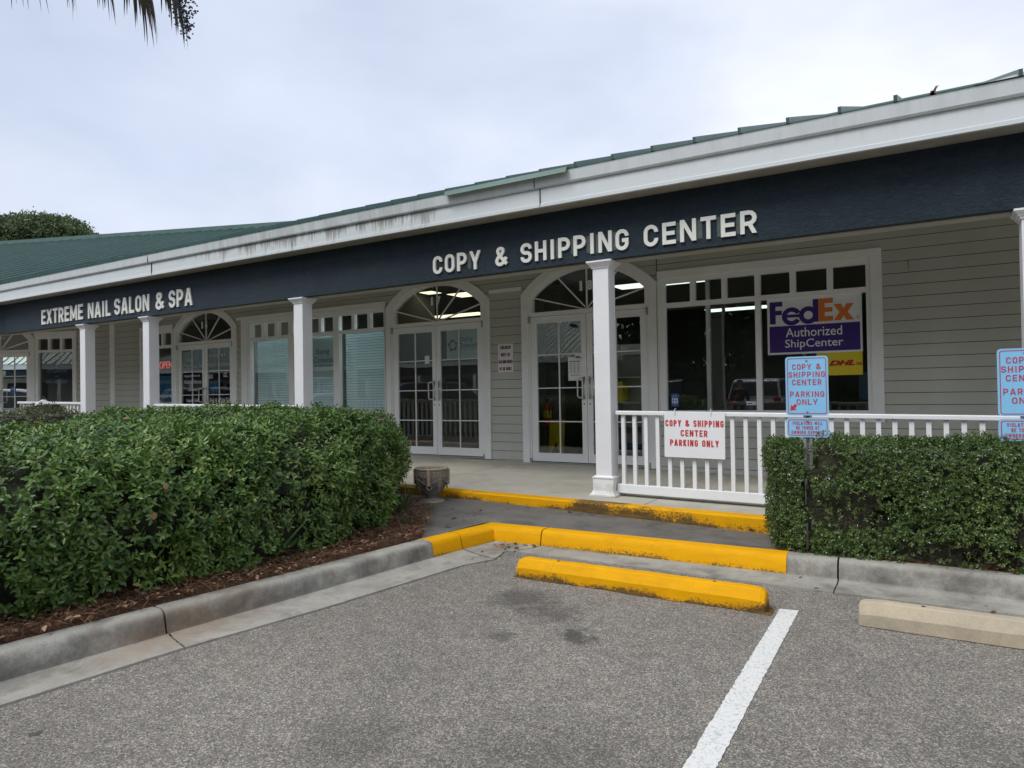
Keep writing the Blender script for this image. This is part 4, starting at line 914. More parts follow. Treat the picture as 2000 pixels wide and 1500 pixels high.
keep(text('DHL', .1, T @ TR(.03, -.002, -.032), m_dhlred, 'lettering', ext=.0006, off=.006, shear=.35, width=.30, height=.068), root)
b = MB(T); 
for i in range(3): b.box(.19, .255, -.003, -.0015, -.030+i*.013, -.023+i*.013); b.box(-.255, -.15, -.003, -.0015, -.030+i*.013, -.023+i*.013)
keep(b.build('stripes', m_dhlred), root)
# little notices
T = TR(-2.965, W+.042, 1.265); root = empty('restroom_notice', (-2.965, W+.03, 1.17), 'small blue notice with two white figures in the lower left corner of the large window', 'notice')
b = MB(T); b.box(-.055, .055, 0, .004, -.092, .092); keep(b.build('card', m_pblue), root)
b = MB(T); b.box(-.040, .040, -.002, -.0005, -.045, .025); keep(b.build('white_field', m_paper), root)
for i in (-.018, .018):
    b = MB(T); b.prism([(i-.012, -.010), (i+.012, -.010), (i+.010, .006), (i-.010, .006)], -.0035, -.002); b.box(i-.006, i+.006, -.0035, -.002, -.040, -.010); 
    b.prism([(i+.006*math.cos(a*math.pi/4), .014+.006*math.sin(a*math.pi/4)) for a in range(8)], -.0035, -.002); keep(b.build('figure', m_pblue), root)
keep(text('NO PUBLIC', .02, T @ TR(0, -.002, .058), m_paper, 'lettering', width=.07, height=.010), root); keep(text('RESTROOMS', .02, T @ TR(0, -.002, .040), m_paper, 'lettering', width=.075, height=.010), root)
keep(text('THANK YOU', .02, T @ TR(0, -.002, -.072), m_paper, 'lettering', width=.07, height=.010), root)
def notice(T, w, h, m, label, lines=(), nm='notice', rows=None, m2=None, bar=None):
    o = T @ Vector((0, 0, -h/2)); root = empty(nm, tuple(o), label, 'notice')
    b = MB(T); b.box(-w/2, w/2, 0, .003, -h/2, h/2); keep(b.build('card', m), root)
    for s, z, ww, hh, mm in lines: caps(s, T @ TR(0, -.0005, z), mm, ww, -hh, -hh*.2, root) if hh < 0 else keep(text(s, .02, T @ TR(0, -.0015, z), mm, 'lettering', off=hh*.02, width=ww, height=hh), root)
    if rows:
        b = MB(T)
        for (xa, xb, za, zb) in rows: b.box(xa, xb, -.0025, -.001, za, zb)
        keep(b.build('printed_rows', m2), root)
    return root
def holes_rows():
    r = [(-.085, .085, .105, .116), (-.085, .085, -.100, -.094)]
    for k in range(8):
        z = .075-k*.019
        r += [(-.08, -.055, z, z+.005), (-.028, .008, z, z+.005), (.035, .075, z, z+.005)]
    return r
notice(TR(-4.495, W+.012, 1.755), .235, .36, m_paper, 'white card of shop hours on the left door of unit 18, beside the handle', [], 'hours_notice', holes_rows(), m_dblue)
notice(TR(-4.43, W+.012, 1.945), .11, .055, m_paper, 'tiny white sticker just above the hours card', [], 'sticker', [(-.045, .01, -.012, .0)], m_blue)
notice(TR(-1.93, W+.042, 1.215), .125, .050, m_paper, 'tiny white sticker at the lower right of the left big pane', [], 'sticker', [(-.05, .01, -.012, .002)], m_blue)
b = notice(TR(-5.715, W-.016, 1.965), .285, .455, m_signw, 'white sign with maroon words CHILDREN MUST BE ACCOMPANIED BY AN ADULT on the siding', [('CHILDREN', .145, .195, -.052, m_maroon), ('MUST BE', .030, .17, -.052, m_maroon), ('ACCOMPANIED', -.085, .262, -.052, m_maroon), ('BY AN ADULT', -.198, .225, -.052, m_maroon)], 'wall_sign')
# banner inside doors 17
def logo(T, root, r=.085):
    cols = [m_dgrn, m_dhlred, m_purple, m_blue, m_orange]
    for i, mm in enumerate(cols):
        b = ringpoly(T, 0, 0, r, r*.70, 62+72*i, 130+72*i, mm, 1.0, 10); a = R_(96+72*i); b.lathe([(.0001, 0), (.001, 0)], 0, 0, 4) if False else None
        b.prism([(r*1.12*math.cos(a)+r*.17*math.cos(q*math.pi/4), r*1.12*math.sin(a)+r*.17*math.sin(q*math.pi/4)) for q in range(8)], -.0035, -.002)
        keep(b.build('logo_figure', mm), root)
T = TR(-6.60, W+.045, 2.235); root = empty('shop_banner', (-6.60, W+.045, 2.0), 'pale poster with a coloured ring of figures in the right door of unit 17', 'poster')
m_post = mat('pale poster', (.80, .88, .84), .5)
b = MB(T); b.box(-.33, .33, 0, .003, -.25, .25); keep(b.build('sheet', m_post), root)
logo(T @ TR(-.20, 0, -.01), root); keep(text('Staying', .1, T @ TR(.09, -.002, .035), m_blue, 'lettering', off=.001, shear=.25, width=.25, height=.09), root); keep(text('Connected', .1, T @ TR(.12, -.002, -.055), m_blue, 'lettering', off=.001, shear=.25, width=.36, height=.075), root)
keep(text('the neighborly thing to do', .03, T @ TR(.12, -.002, -.095), m_black, 'lettering', width=.34, height=.022), root)
T = TR(-10.10, W+.10, 2.14); root = empty('shop_banner', (-10.10, W+.1, 1.8), 'pale poster with blue handwriting in the middle window left of door 17', 'poster')
b = MB(T); b.box(-.53, .53, 0, .003, -.36, .40); keep(b.build('sheet', m_post), root)
logo(T @ TR(-.33, 0, 0), root, .13); keep(text('Staying', .1, T @ TR(.14, -.002, .05), m_blue, 'lettering', off=.001, shear=.25, width=.38, height=.13), root); keep(text('Connected', .1, T @ TR(.19, -.002, -.09), m_blue, 'lettering', off=.001, shear=.25, width=.56, height=.11), root)
keep(text('the neighborly thing to do', .03, T @ TR(.2, -.002, -.17), m_black, 'lettering', off=.0005, width=.54, height=.04), root)
notice(TR(-7.33, W+.012, 2.0), .10, .14, m_paper, 'small white sticker on the left door of unit 17', [], 'sticker')
# vinyl lettering on the nail salon doors
root = empty('door_lettering', (-13.49, W+.02, 1.0), 'white vinyl words on both glass doors of the nail salon, unit 16', 'window lettering')
for s, x, z, w, h in (('Welcome To:', -.50, 2.225, .50, .085), ('EXTREME NAIL SPA', -.485, 2.06, .74, .085), ('Appointments &', -.485, 1.855, .58, .075), ('Walk-ins Welcome', -.47, 1.72, .64, .085), ('645-2000', -.46, 1.555, .34, .05), ('Liquid Gel', -.48, 1.29, .42, .10), ('Shellac & Color Gel', -.47, 1.10, .74, .10),
                      ('Specializing in', .42, 2.27, .58, .105), ('Acrylic Sculpture', .46, 2.07, .70, .10), ('SILK', .18, 1.82, .18, .10), ('GEL', .68, 1.84, .15, .10), ('Pink & White Gel', .48, 1.29, .68, .11)):
    keep(text(s, .1, TR(-13.49+x, W+.018, z), m_vinyl, 'lettering', off=.0022, width=w, height=h), root)
notice(TR(-13.22, W+.030, 1.62), .27, .30, m_cyan, 'blue poster on the right door of the nail salon', [], 'poster')
notice(TR(-12.84, W+.030, 1.63), .13, .18, m_inwall, 'grey leaflet on the right door of the nail salon', [], 'poster')
notice(TR(-13.22, W+.014, 1.10), .22, .20, m_paper, 'white card with a black ring low on the right salon door', [('O', -.05, .09, .10, m_black)], 'notice')
notice(TR(-12.80, W+.014, 1.12), .26, .17, m_paper, 'white card with two printed lines low on the right salon door', [('NO', .02, .1, .03, m_black), ('SMOKING', -.04, .18, .03, m_black)], 'notice')
root = empty('neon_sign', (-15.1, W+.12, 2.1), 'red neon OPEN sign in the narrow window left of unit 16', 'neon sign')
keep(text('OPEN', .1, TR(-15.12, W+.12, 2.10), m_neon, 'tube_letters', off=.0, width=.5, height=.17, ext=.006), root)
notice(TR(-15.05, W+.10, 1.62), .55, .62, m_cyan, 'large blue poster in the narrow window left of unit 16', [], 'poster')
root = empty('window_lettering', (-15.2, W+.04, 1.3), 'white words Manicure and Pedicure on the narrow window left of unit 16', 'window lettering')
for s, z in (('Manicure', 1.42), ('Pedicure', 1.25)): keep(text(s, .1, TR(-15.13, W+.045, z), m_vinyl, 'lettering', off=.0018, width=.68, height=.10), root)
root = empty('window_lettering', tuple(TW @ Vector((-1.65, .04, 1.7))), 'pale star, shop name and phone number on the window beside unit 15', 'window lettering')
m_bl2 = mat('vinyl dim blue', (.16, .20, .34), .5)
for s, z, w, h, mm in (('ATLANTIC', 2.05, .62, .085, m_bl2), ('INC', 1.94, .12, .04, m_bl2), ('843-689-9006', 1.78, .64, .085, m_bl2)): keep(text(s, .1, TW @ TR(-1.65, .045, z), mm, 'lettering', off=.001, width=w, height=h), root)
b = MB(TW @ TR(-1.65, .045, 2.27)); b.add([(0, 0, .10), (.012, 0, .012), (.075, 0, 0), (.012, 0, -.012), (0, 0, -.10), (-.012, 0, -.012), (-.075, 0, 0), (-.012, 0, .012)], [tuple(range(8))]); keep(b.build('star', m_vinyl), root)
notice(TW @ TR(-2.95, .018, 1.62), .16, .22, m_pblue, 'blue OPEN card on the glass door of unit 15', [('Open', .02, .12, .04, m_paper)], 'notice')
notice(TW @ TR(-3.25, .018, 2.07), .14, .12, m_paper, 'white sticker on the glass door of unit 15', [], 'sticker')

# blinds in the three windows left of 17
for i, (a, b_) in enumerate([(-11.95, -10.80), (-10.65, -9.56), (-9.41, -8.29)]):
    root = empty('window_blind', ((a+b_)/2, W+.16, 2.6), ('pale closed blind in the window next to the brick-free siding strip, leftmost of three', 'pale closed blind behind the blue handwriting poster', 'pale closed blind in the window beside door 17')[i] if i else 'pale closed blind, leftmost of the three windows left of door 17', 'blind', 'blinds behind the three windows left of door 17')
    o = MB(); z = 1.08
    while z < 2.58: o.add([(a+.02, W+.145, z), (b_-.01, W+.145, z), (b_-.01, W+.160, z+.043), (a+.02, W+.160, z+.043), (a+.02, W+.147, z-.001), (b_-.01, W+.147, z-.001), (b_-.01, W+.162, z+.042), (a+.02, W+.162, z+.042)], [(0,1,2,3), (7,6,5,4)]); z += .050
    keep(o.build('slats', m_blind), root)
    o = MB(); o.box(a+.02, b_-.01, W+.13, W+.18, 2.58, 2.64); keep(o.build('head_rail', m_blind), root)
# things seen inside unit 18
root = empty('fire_extinguisher', (-5.30, 9.98, .9), 'red fire extinguisher on the wall just inside the left door of unit 18', 'fire extinguisher')
b = MB(); b.lathe([(.0001, .84), (.07, .845), (.075, .87), (.075, 1.14), (.06, 1.19), (.03, 1.22), (.025, 1.25), (.0001, 1.25)], -5.34, 10.02, 16); keep(b.build('cylinder', m_fire, smooth=True), root)
b = MB(); b.box(-5.36, -5.32, 9.99, 10.05, 1.25, 1.30); b.bar((-5.34, 10.02, 1.30), (-5.26, 10.0, 1.33), .015); keep(b.build('valve', m_black), root)
b = MB(); b.lathe([(.0762, .98), (.0762, 1.10)], -5.34, 10.02, 16); keep(b.build('label', m_yel), root)
b = MB(); b.tube([(-5.32, 9.97, 1.27), (-5.27, 9.94, 1.21), (-5.25, 9.94, 1.03)], .009, 6); keep(b.build('hose', m_black), root)
root = empty('caution_board', (-5.02, 10.0, .29), 'folded yellow caution board leaning beside the red extinguisher', 'caution sign')
b = MB(TR(-5.14, 9.93, .29) @ Matrix.Rotation(R_(-6), 4, 'X')); b.box(-.13, .13, -.02, .0, 0, .66); b.box(-.13, .13, .012, .03, 0, .66); keep(b.build('panels', m_wet), root)
b = MB(TR(-5.14, 9.93, .29) @ Matrix.Rotation(R_(-6), 4, 'X')); b.prism([(-.07, .12), (.07, .12), (0, .3)], -.023, -.021); keep(b.build('warning_triangle', m_black), root)
root = empty('store_shelf', (-4.3, 11.0, .29), 'white shelving with boxes inside unit 18', 'shelf')
b = MB(); b.box(-4.95, -4.92, 10.6, 11.0, .29, 2.2); b.box(-4.42, -4.39, 10.6, 11.0, .29, 2.2); b.box(-3.85, -3.82, 10.6, 11.0, .29, 2.2); b.box(-4.95, -3.82, 10.99, 11.02, .29, 2.2)
for z in (.40, .82, 1.20, 1.62, 2.0): b.box(-4.919, -4.421, 10.6, 10.989, z, z+.02); b.box(-4.389, -3.851, 10.6, 10.989, z, z+.02)
keep(b.build('carcass', m_shelf), root)
def goods(x, y, z, w, d, h, m, lab): b = MB(); b.box(x, x+w, y, y+d, z, z+h); o = b.build('parcel', m); bevel(o, .004); tag(o, lab, 'parcel', 'goods on the white shelf in unit 18')
goods(-4.9, 10.65, 1.221, .14, .3, .33, m_box, 'brown carton upright at the left of the upper shelf'); goods(-4.72, 10.66, 1.221, .06, .3, .36, m_black, 'narrow black folder beside the brown carton'); goods(-4.62, 10.66, 1.221, .13, .3, .28, m_box, 'second brown carton, right of the black folder')
goods(-4.36, 10.62, .421, .3, .3, .05, m_dblue, 'dark blue flat box at the bottom right of the shelf'); goods(-4.34, 10.62, .472, .34, .3, .04, m_blue, 'lighter blue flat box lying on the dark blue one'); goods(-4.36, 10.62, 1.221, .12, .3, .34, m_yel, 'yellow box on the right half of the upper shelf')
for i, xx in enumerate((-4.86, -4.74, -4.62)):
    b = MB(); b.lathe([(.0001, .84), (.04, .84), (.04, 1.0), (.015, 1.03), (.015, 1.07), (.0001, 1.07)], xx, 10.72, 12); tag(b.build('spray_bottle', m_signw, smooth=True), 'white bottle on the middle shelf, %s of three' % ('leftmost', 'middle', 'rightmost')[i], 'bottle', 'white bottles on the shelf in unit 18')
b = MB(); b.box(-5.42, -5.39, 10.35, 11.6, 1.7, 2.5); tag(b.build('pin_board', m_box), 'brown pin board on the side wall of unit 18', 'board')
b = MB(); b.box(-3.05, -3.0, 12.5, 12.55, .3, 3.4); b.box(-2.6, 2, 11.6, 11.65, .3, 1.16); b.box(-2.65, 2, 11.45, 12.1, 1.16, 1.20); tag(b.build('shop_counter', m_inwall), 'grey counter seen through the large window of unit 18', 'counter')
b = MB(); b.box(-2.62, -2.56, W+.45, W+.51, .3, 3.4); tag(b.build('partition_post', m_signw), 'slim white upright just inside the large window', 'post')

# ---------------------------------------------------------------- urn
ux, uy, uz = -4.79, 6.17, .168
root = empty('stone_urn', (ux, uy, uz), 'weathered grey stone urn with key pattern and grapes standing by the porch kerb', 'urn')
b = MB(); b.lathe([(.0001, uz-.02), (.165, uz-.02), (.165, uz+.014), (.140, uz+.034), (.095, uz+.050), (.078, uz+.058)], ux, uy, 40); keep(b.build('foot', m_urn_ft, smooth=True), root)
b = MB(); b.lathe([(.076, uz+.056), (.068, uz+.066), (.072, uz+.082), (.092, uz+.100), (.122, uz+.135), (.152, uz+.18), (.174, uz+.24), (.184, uz+.30), (.186, uz+.305), (.186, uz+.375), (.181, uz+.38)], ux, uy, 40); keep(b.build('bowl', m_urn, smooth=True), root)
b = MB(); b.lathe([(.181, uz+.3795), (.192, uz+.383), (.195, uz+.393), (.189, uz+.404), (.168, uz+.404), (.160, uz+.39), (.155, uz+.34)], ux, uy, 40); keep(b.build('rim', m_urn_hi, smooth=True), root)
b = MB(); b.lathe([(.0001, uz+.352), (.158, uz+.350)], ux, uy, 24); keep(b.build('soil', m_soil), root)
b = MB()
def cyl(phi, z, r): return (ux+r*math.sin(phi), uy-r*math.cos(phi), uz+z)
nk = 15
for k in range(nk):
    p0 = 2*math.pi*k/nk; w = 2*math.pi/nk
    for (a0, a1, za, zb) in ((0, .9, .362, .370), (0, .10, .318, .362), (.10, .9, .310, .318) if False else (0, .62, .312, .320), (.52, .62, .320, .346), (.25, .52, .338, .346), (.80, .90, .312, .362), (.62, .80, .312, .320)):
        A, B_ = p0+w*a0, p0+w*a1; r0, r1 = .1855, .1905
        b.add([cyl(A, za, r0), cyl(B_, za, r0), cyl(B_, zb, r0), cyl(A, zb, r0), cyl(A, za, r1), cyl(B_, za, r1), cyl(B_, zb, r1), cyl(A, zb, r1)], [(0,3,2,1),(4,5,6,7),(0,1,5,4),(1,2,6,5),(2,3,7,6),(3,0,4,7)])
keep(b.build('key_pattern', m_urn_hi), root)
def sph(mb, p, r, n=6):
    vs = [(p[0], p[1], p[2]-r)]; 
    for i in (1, 2, 3):
        a = math.pi*i/4; vs += [(p[0]+r*math.sin(a)*math.cos(2*math.pi*j/n), p[1]+r*math.sin(a)*math.sin(2*math.pi*j/n), p[2]-r*math.cos(a)) for j in range(n)]
    vs.append((p[0], p[1], p[2]+r)); m_ = len(vs)-1
    fs = [(0, 1+(j+1) % n, 1+j) for j in range(n)]+[(1+i*n+j, 1+i*n+(j+1) % n, 1+(i+1)*n+(j+1) % n, 1+(i+1)*n+j) for i in range(2) for j in range(n)]+[(m_, 1+2*n+j, 1+2*n+(j+1) % n) for j in range(n)]
    mb.add(vs, fs)
def urad(z): return float(np.interp(z, [.10, .135, .18, .24, .30], [.092, .122, .152, .174, .184]))
for k in range(4):
    ph = R_(-22+90*k); b = MB()
    for row in range(8):
        for j in range(max(1, 5-abs(row-2))):
            nrow = max(1, 5-abs(row-2)); z = .285-row*.0175; sph(b, cyl(ph+(j-(nrow-1)/2)*.075, z, urad(z)+.004), .0095)
    keep(b.build('grapes', m_urn_hi, smooth=True), root)
    b = MB(); pts = [cyl(ph-.72+1.44*i/12, .295-.055*math.sin(math.pi*i/12)*0-.06*abs(math.sin(math.pi*i/6))*0-.075*(1-abs(1-2*abs(i/12-.5)*1.0)), urad(.24)+.010) for i in range(13)]
    b.tube(pts, .008, 6); keep(b.build('garland', m_urn, smooth=True), root)
    ph = R_(28+90*k); b = MB(TR(0,0,0)); r0 = .222
    b.add([cyl(ph-.09, .215, .176), cyl(ph+.09, .215, .176), cyl(ph+.09, .385, .190), cyl(ph-.09, .385, .190), cyl(ph-.09, .215, .203), cyl(ph+.09, .215, .203), cyl(ph+.09, .385, .208), cyl(ph-.09, .385, .208)], [(0,3,2,1),(4,5,6,7),(0,1,5,4),(1,2,6,5),(2,3,7,6),(3,0,4,7)])
    rg = [cyl(ph+.17*math.cos(2*math.pi*i/14), .205+.036*math.sin(2*math.pi*i/14), urad(.21)+.012) for i in range(15)]; b.tube(rg, .0065, 6)
    keep(b.build('ring_handle', m_urn_hi), root)

# ---------------------------------------------------------------- shrubs: leaves set on the skin of a clipped shape
def poly_sd(P, poly):
    poly = np.asarray(poly, float); n = len(poly); d = np.full(len(P), 1e9); inside = np.zeros(len(P), bool)
    for i in range(n):
        a = poly[i]; b_ = poly[(i+1) % n]; e = b_-a; w = P-a
        t = np.clip((w@e)/(e@e), 0, 1); q = w-t[:, None]*e; d = np.minimum(d, (q**2).sum(1))
        c = ((a[1] > P[:, 1]) != (b_[1] > P[:, 1]))
        with np.errstate(divide='ignore', invalid='ignore'): xx = (b_[0]-a[0])*(P[:, 1]-a[1])/(b_[1]-a[1])+a[0]
        inside ^= c & (P[:, 0] < xx)
    d = np.sqrt(d); return np.where(inside, -d, d)
def wob(P, seed, f, n=10):
    r = np.random.default_rng(seed); o = np.zeros(len(P))
    for i in range(n):
        k = r.normal(size=3); k /= np.linalg.norm(k); o += np.sin(P@k*f*r.uniform(.6, 1.6)+r.uniform(0, 6.3))
    return o/math.sqrt(n)
class Shrub:
    def __init__(s, poly, z0, ztop, r, bump=.04, bf=6., taper=.0, seed=1, top=None):
        s.poly, s.z0, s.zt, s.r, s.bump, s.bf, s.taper, s.seed, s.top = poly, z0, ztop, r, bump, bf, taper, seed, top
    def sd(s, P):
        zt = s.zt if s.top is None else s.top(P[:, 0], P[:, 1]); d2 = poly_sd(P[:, :2], s.poly)+s.r+(s.taper(P[:, 0], P[:, 1]) if callable(s.taper) else s.taper)*np.clip(1-(P[:, 2]-s.z0)/(zt-s.z0), 0, 1)**1.5
        dz = P[:, 2]-zt+s.r; q = np.stack([np.maximum(d2, 0), np.maximum(dz, 0)], 1)
        return np.minimum(np.maximum(d2, dz), 0)+np.hypot(q[:, 0], q[:, 1])-s.r+s.bump*wob(P, s.seed, s.bf)+s.bump*.5*wob(P, s.seed+9, s.bf*3.1)
    def grad(s, P, e=.01):
        g = np.stack([s.sd(P+np.eye(3)[i]*e)-s.sd(P-np.eye(3)[i]*e) for i in range(3)], 1); return g/np.maximum(np.linalg.norm(g, axis=1), 1e-6)[:, None]
    def sample(s, n, depth, seed, cull=True):
        r = np.random.default_rng(seed); pl = np.asarray(s.poly); lo = np.r_[pl.min(0)-.12, s.z0]; hi = np.r_[pl.max(0)+.12, s.zt+.2]; out = []; tot = 0
        while tot < n:
            P = r.uniform(lo, hi, (500000, 3)); d = s.sd(P); k = (d < .005) & (d > -depth*np.abs(r.normal(0, 1, len(P))))
            P = P[k]; out.append(P); tot += len(P)
            if len(out) > 60: break
        return np.concatenate(out)[:n]
def norm(v): return v/np.maximum(np.linalg.norm(v, axis=1), 1e-9)[:, None]
HOLLY = (np.array([(0, 0), (.5, 0), (1.0, 0), (.16, .20), (.34, .13), (.52, .27), (.66, .13), (.80, .17), (.16, -.20), (.34, -.13), (.52, -.27), (.66, -.13), (.80, -.17)]),
         [(0, 3, 4, 5, 1)[::-1], (1, 5, 6, 7, 2)[::-1], (0, 1, 10, 9, 8)[::-1], (1, 2, 12, 11, 10)[::-1]])
OVAL = (np.array([(0, 0), (.3, .24), (.72, .24), (1, 0), (.72, -.24), (.3, -.24)]), [(0, 1, 2, 3, 4, 5)])
NEEDLE = (np.array([(0, .05), (0, -.05), (1, 0)]), [(0, 1, 2)])
DEAD = (np.array([(0, 0), (.25, .26), (.6, .30), (1, 0), (.6, -.30), (.25, -.26), (.5, 0)]), [(0, 6, 1), (1, 6, 2), (2, 6, 3), (3, 6, 4), (4, 6, 5), (5, 6, 0)])
def leaves(name, base, dirn, nrm, size, shape, mats, parent, rnd, fold=.35, curl=.0, smooth=False):
    """one leaf per row: base point, pointing direction, face normal"""
    sh, faces = shape; n = len(base); d = norm(dirn); s_ = norm(np.cross(nrm, d)); u = np.cross(d, s_)
    x = sh[:, 0][None, :, None]; y = sh[:, 1][None, :, None]
    h = fold*np.abs(sh[:, 1])-curl*sh[:, 0]**2
    V = base[:, None]+size[:, None, None]*(d[:, None]*x+s_[:, None]*y+u[:, None]*h[None, :, None])
    k = len(sh); fl = np.array([i for f in faces for i in f]); tot = np.array([len(f) for f in faces]); 
    loops = (np.arange(n)[:, None]*k+fl[None]).ravel(); totals = np.tile(tot, n); starts = np.r_[0, np.cumsum(totals)[:-1]]
    return np_mesh(name, V.reshape(-1, 3), loops, starts, totals, mats, parent, np.repeat(rnd, len(faces)), smooth)
def shoots(sh, n, per, size, spread, seed, depth, updir=.35, dens=None, shape=HOLLY, mats=None, name='foliage', parent=None, fold=.35, curl=.15, rbias=0, step=.014):
    r = np.random.default_rng(seed); P = sh.sample(n, depth, seed)
    if dens is not None: P = P[r.uniform(size=len(P)) < dens(P)]
    G = sh.grad(P); A = norm(G+np.array([0, 0, updir])+r.normal(0, .38, P.shape)); m = len(P)
    bs, ds, ns, ss, rs = [], [], [], [], []
    t1 = norm(np.cross(A, r.normal(size=A.shape))); t2 = np.cross(A, t1); tone = r.uniform(0, 1, m)
    clump = wob(P, seed+3, 7.)*.12
    for i in range(per):
        a = i*2.4+r.uniform(-.5, .5, m); rad = t1*np.cos(a)[:, None]+t2*np.sin(a)[:, None]
        k = i/max(1, per-1); d = norm(A*(.25+spread*k)[None] if False else A*(.15+spread*k)+rad)
        nn = norm(A-d*np.sum(A*d, 1)[:, None]+r.normal(0, .18, A.shape))
        bs.append(P+A*(step*(i-per*.6))); ds.append(d); ns.append(nn); ss.append(size*r.uniform(.7, 1.15, m)*(1-.25*k)); rs.append(np.clip(.42+clump+.12*(k-.4)+.17*r.normal(size=m)+.15*(tone-.5)+rbias, 0, .94))
    rs = np.concatenate(rs); q = r.uniform(size=len(rs)); rs = np.where(q > .994, r.uniform(.95, 1, len(rs)), rs)
    return leaves(name, np.concatenate(bs), np.concatenate(ds), np.concatenate(ns), np.concatenate(ss), shape, mats, parent, rs, fold, curl)
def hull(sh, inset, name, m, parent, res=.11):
    """dark inner mass, hedge shade put into its colour: blocks of the shape shrunk inwards, as a closed skin"""
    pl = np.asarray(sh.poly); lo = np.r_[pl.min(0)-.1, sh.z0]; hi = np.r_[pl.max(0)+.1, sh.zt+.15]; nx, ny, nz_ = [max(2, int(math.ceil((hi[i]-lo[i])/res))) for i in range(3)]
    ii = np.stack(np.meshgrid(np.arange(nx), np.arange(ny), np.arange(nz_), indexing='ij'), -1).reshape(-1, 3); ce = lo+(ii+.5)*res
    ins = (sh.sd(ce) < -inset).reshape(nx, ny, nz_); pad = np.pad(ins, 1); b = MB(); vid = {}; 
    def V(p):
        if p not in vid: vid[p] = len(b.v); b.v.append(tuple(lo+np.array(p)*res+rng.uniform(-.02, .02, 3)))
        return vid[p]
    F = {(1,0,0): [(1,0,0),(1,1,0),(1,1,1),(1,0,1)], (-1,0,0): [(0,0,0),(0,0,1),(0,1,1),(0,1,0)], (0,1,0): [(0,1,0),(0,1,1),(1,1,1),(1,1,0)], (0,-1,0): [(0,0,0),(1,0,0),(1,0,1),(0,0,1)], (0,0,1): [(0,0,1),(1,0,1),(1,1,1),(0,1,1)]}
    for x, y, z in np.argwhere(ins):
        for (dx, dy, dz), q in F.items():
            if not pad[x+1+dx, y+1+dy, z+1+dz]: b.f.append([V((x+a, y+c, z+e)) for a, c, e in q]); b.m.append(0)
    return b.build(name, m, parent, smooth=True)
# big holly on the left
hp = [(-4.36, .95), (-4.29, 1.6), (-4.13, 2.5), (-4.09, 3.3), (-4.12, 4.2), (-4.24, 5.0), (-4.52, 5.6), (-5.0, 6.05), (-5.6, 6.22), (-10.4, 6.22), (-9.2, 4.7), (-7.7, 3.4), (-6.7, 2.5), (-6.1, .95)]
def top1(x, y): return 1.245+.02*np.sin(x*1.7+1)-.055*np.clip((4.5-y)/2, 0, 1.3)-.15*np.clip((-7.0-x)/2.3, 0, 1)-.08*np.clip(-5.8-x, 0, 1)*np.clip((4.2-y)/1.5, 0, 1)
holly = empty('holly_hedge', (-6, 3.5, .14), 'large dark green holly hedge with spiny leaves filling the left bed beside the kerb', 'hedge')
sh = Shrub(hp, .20, 1.26, .60, .052, 6.5, lambda x, y: .05+.34*np.clip((y-4.7)/.9, 0, 1), 11, top1)
def thin1(P): return np.clip(.62+.55*wob(P, 15, 5.5), .22, 1)
keep(hull(sh, .24, 'dark_hull', m_hull, None), holly)
camxy = np.array([0, 0])
keep(shoots(sh, 42000, 6, .054, .75, 21, .095, .45, dens=thin1, shape=HOLLY, mats=m_holly), holly)
# a few pale dead leaves caught in it
pts = sh.sample(60, .01, 5); r = np.random.default_rng(3); pts = pts[(pts[:, 0] > -7)][:9]
for p_ in pts: p_ = p_[None]; keep(leaves('caught_leaf', p_+sh.grad(p_)*.03, r.normal(size=p_.shape), sh.grad(p_), np.full(1, .06), DEAD, m_litter, None, r.uniform(.7, 1, 1), .2, .1), holly)
def flower(x, y, z, lab):
    b = MB(); 
    for k in range(5):
        a = 2*math.pi*k/5; c, s_ = math.cos(a), math.sin(a); b.add([(x, y, z), (x+.022*c-.012*s_, y+.022*s_+.012*c, z+.014), (x+.036*c, y+.036*s_, z+.010), (x+.022*c+.012*s_, y+.022*s_-.012*c, z+.014)], [(0,1,2,3)])
    o = b.build('flower', m_flower); keep(o, holly); return o
flower(-8.92, 5.82, 1.27, ''); flower(-8.35, 6.0, 1.255, ''); flower(-4.75, 3.9, .92, ''); flower(-6.9, 3.1, 1.20, '')
# olive shrub mass further left
op = [(-7.1, 2.35), (-8.3, 3.35), (-9.9, 4.75), (-11.0, 5.9), (-15.5, 6.0), (-15.5, 2.2), (-9.0, 1.6)]
ol = empty('olive_shrub', (-12, 4, .14), 'low olive green shrub with orange tips behind the holly, far left', 'shrub')
so_ = Shrub(op, .2, 1.22, .35, .05, 3.2, .05, 31, lambda x, y: 1.15+.10*np.exp(-((x+11.3)/1.3)**2-((y-5.3)/1.2)**2)-.05*np.clip((-12.5-x)/2, 0, 1))
keep(hull(so_, .06, 'dark_hull', m_hull, None, .14), ol)
keep(shoots(so_, 9000, 5, .045, .9, 41, .03, .6, shape=OVAL, mats=m_olive, fold=.2), ol)
# plants behind the left railing post
pl_ = empty('leafy_plant', (-16.2, 6.3, .2), 'leafy green plant with small flowers behind the olive shrub at the far left', 'plant')
sq = Shrub([(-17.2, 5.8), (-15.5, 6.0), (-15.5, 6.6), (-17.0, 6.6)], .2, 1.12, .25, .08, 6, 0, 51); keep(shoots(sq, 900, 6, .09, .7, 52, .1, .6, shape=OVAL, mats=m_box_l, rbias=.15), pl_); keep(hull(sq, .12, 'dark_hull', m_hull, None, .14), pl_)

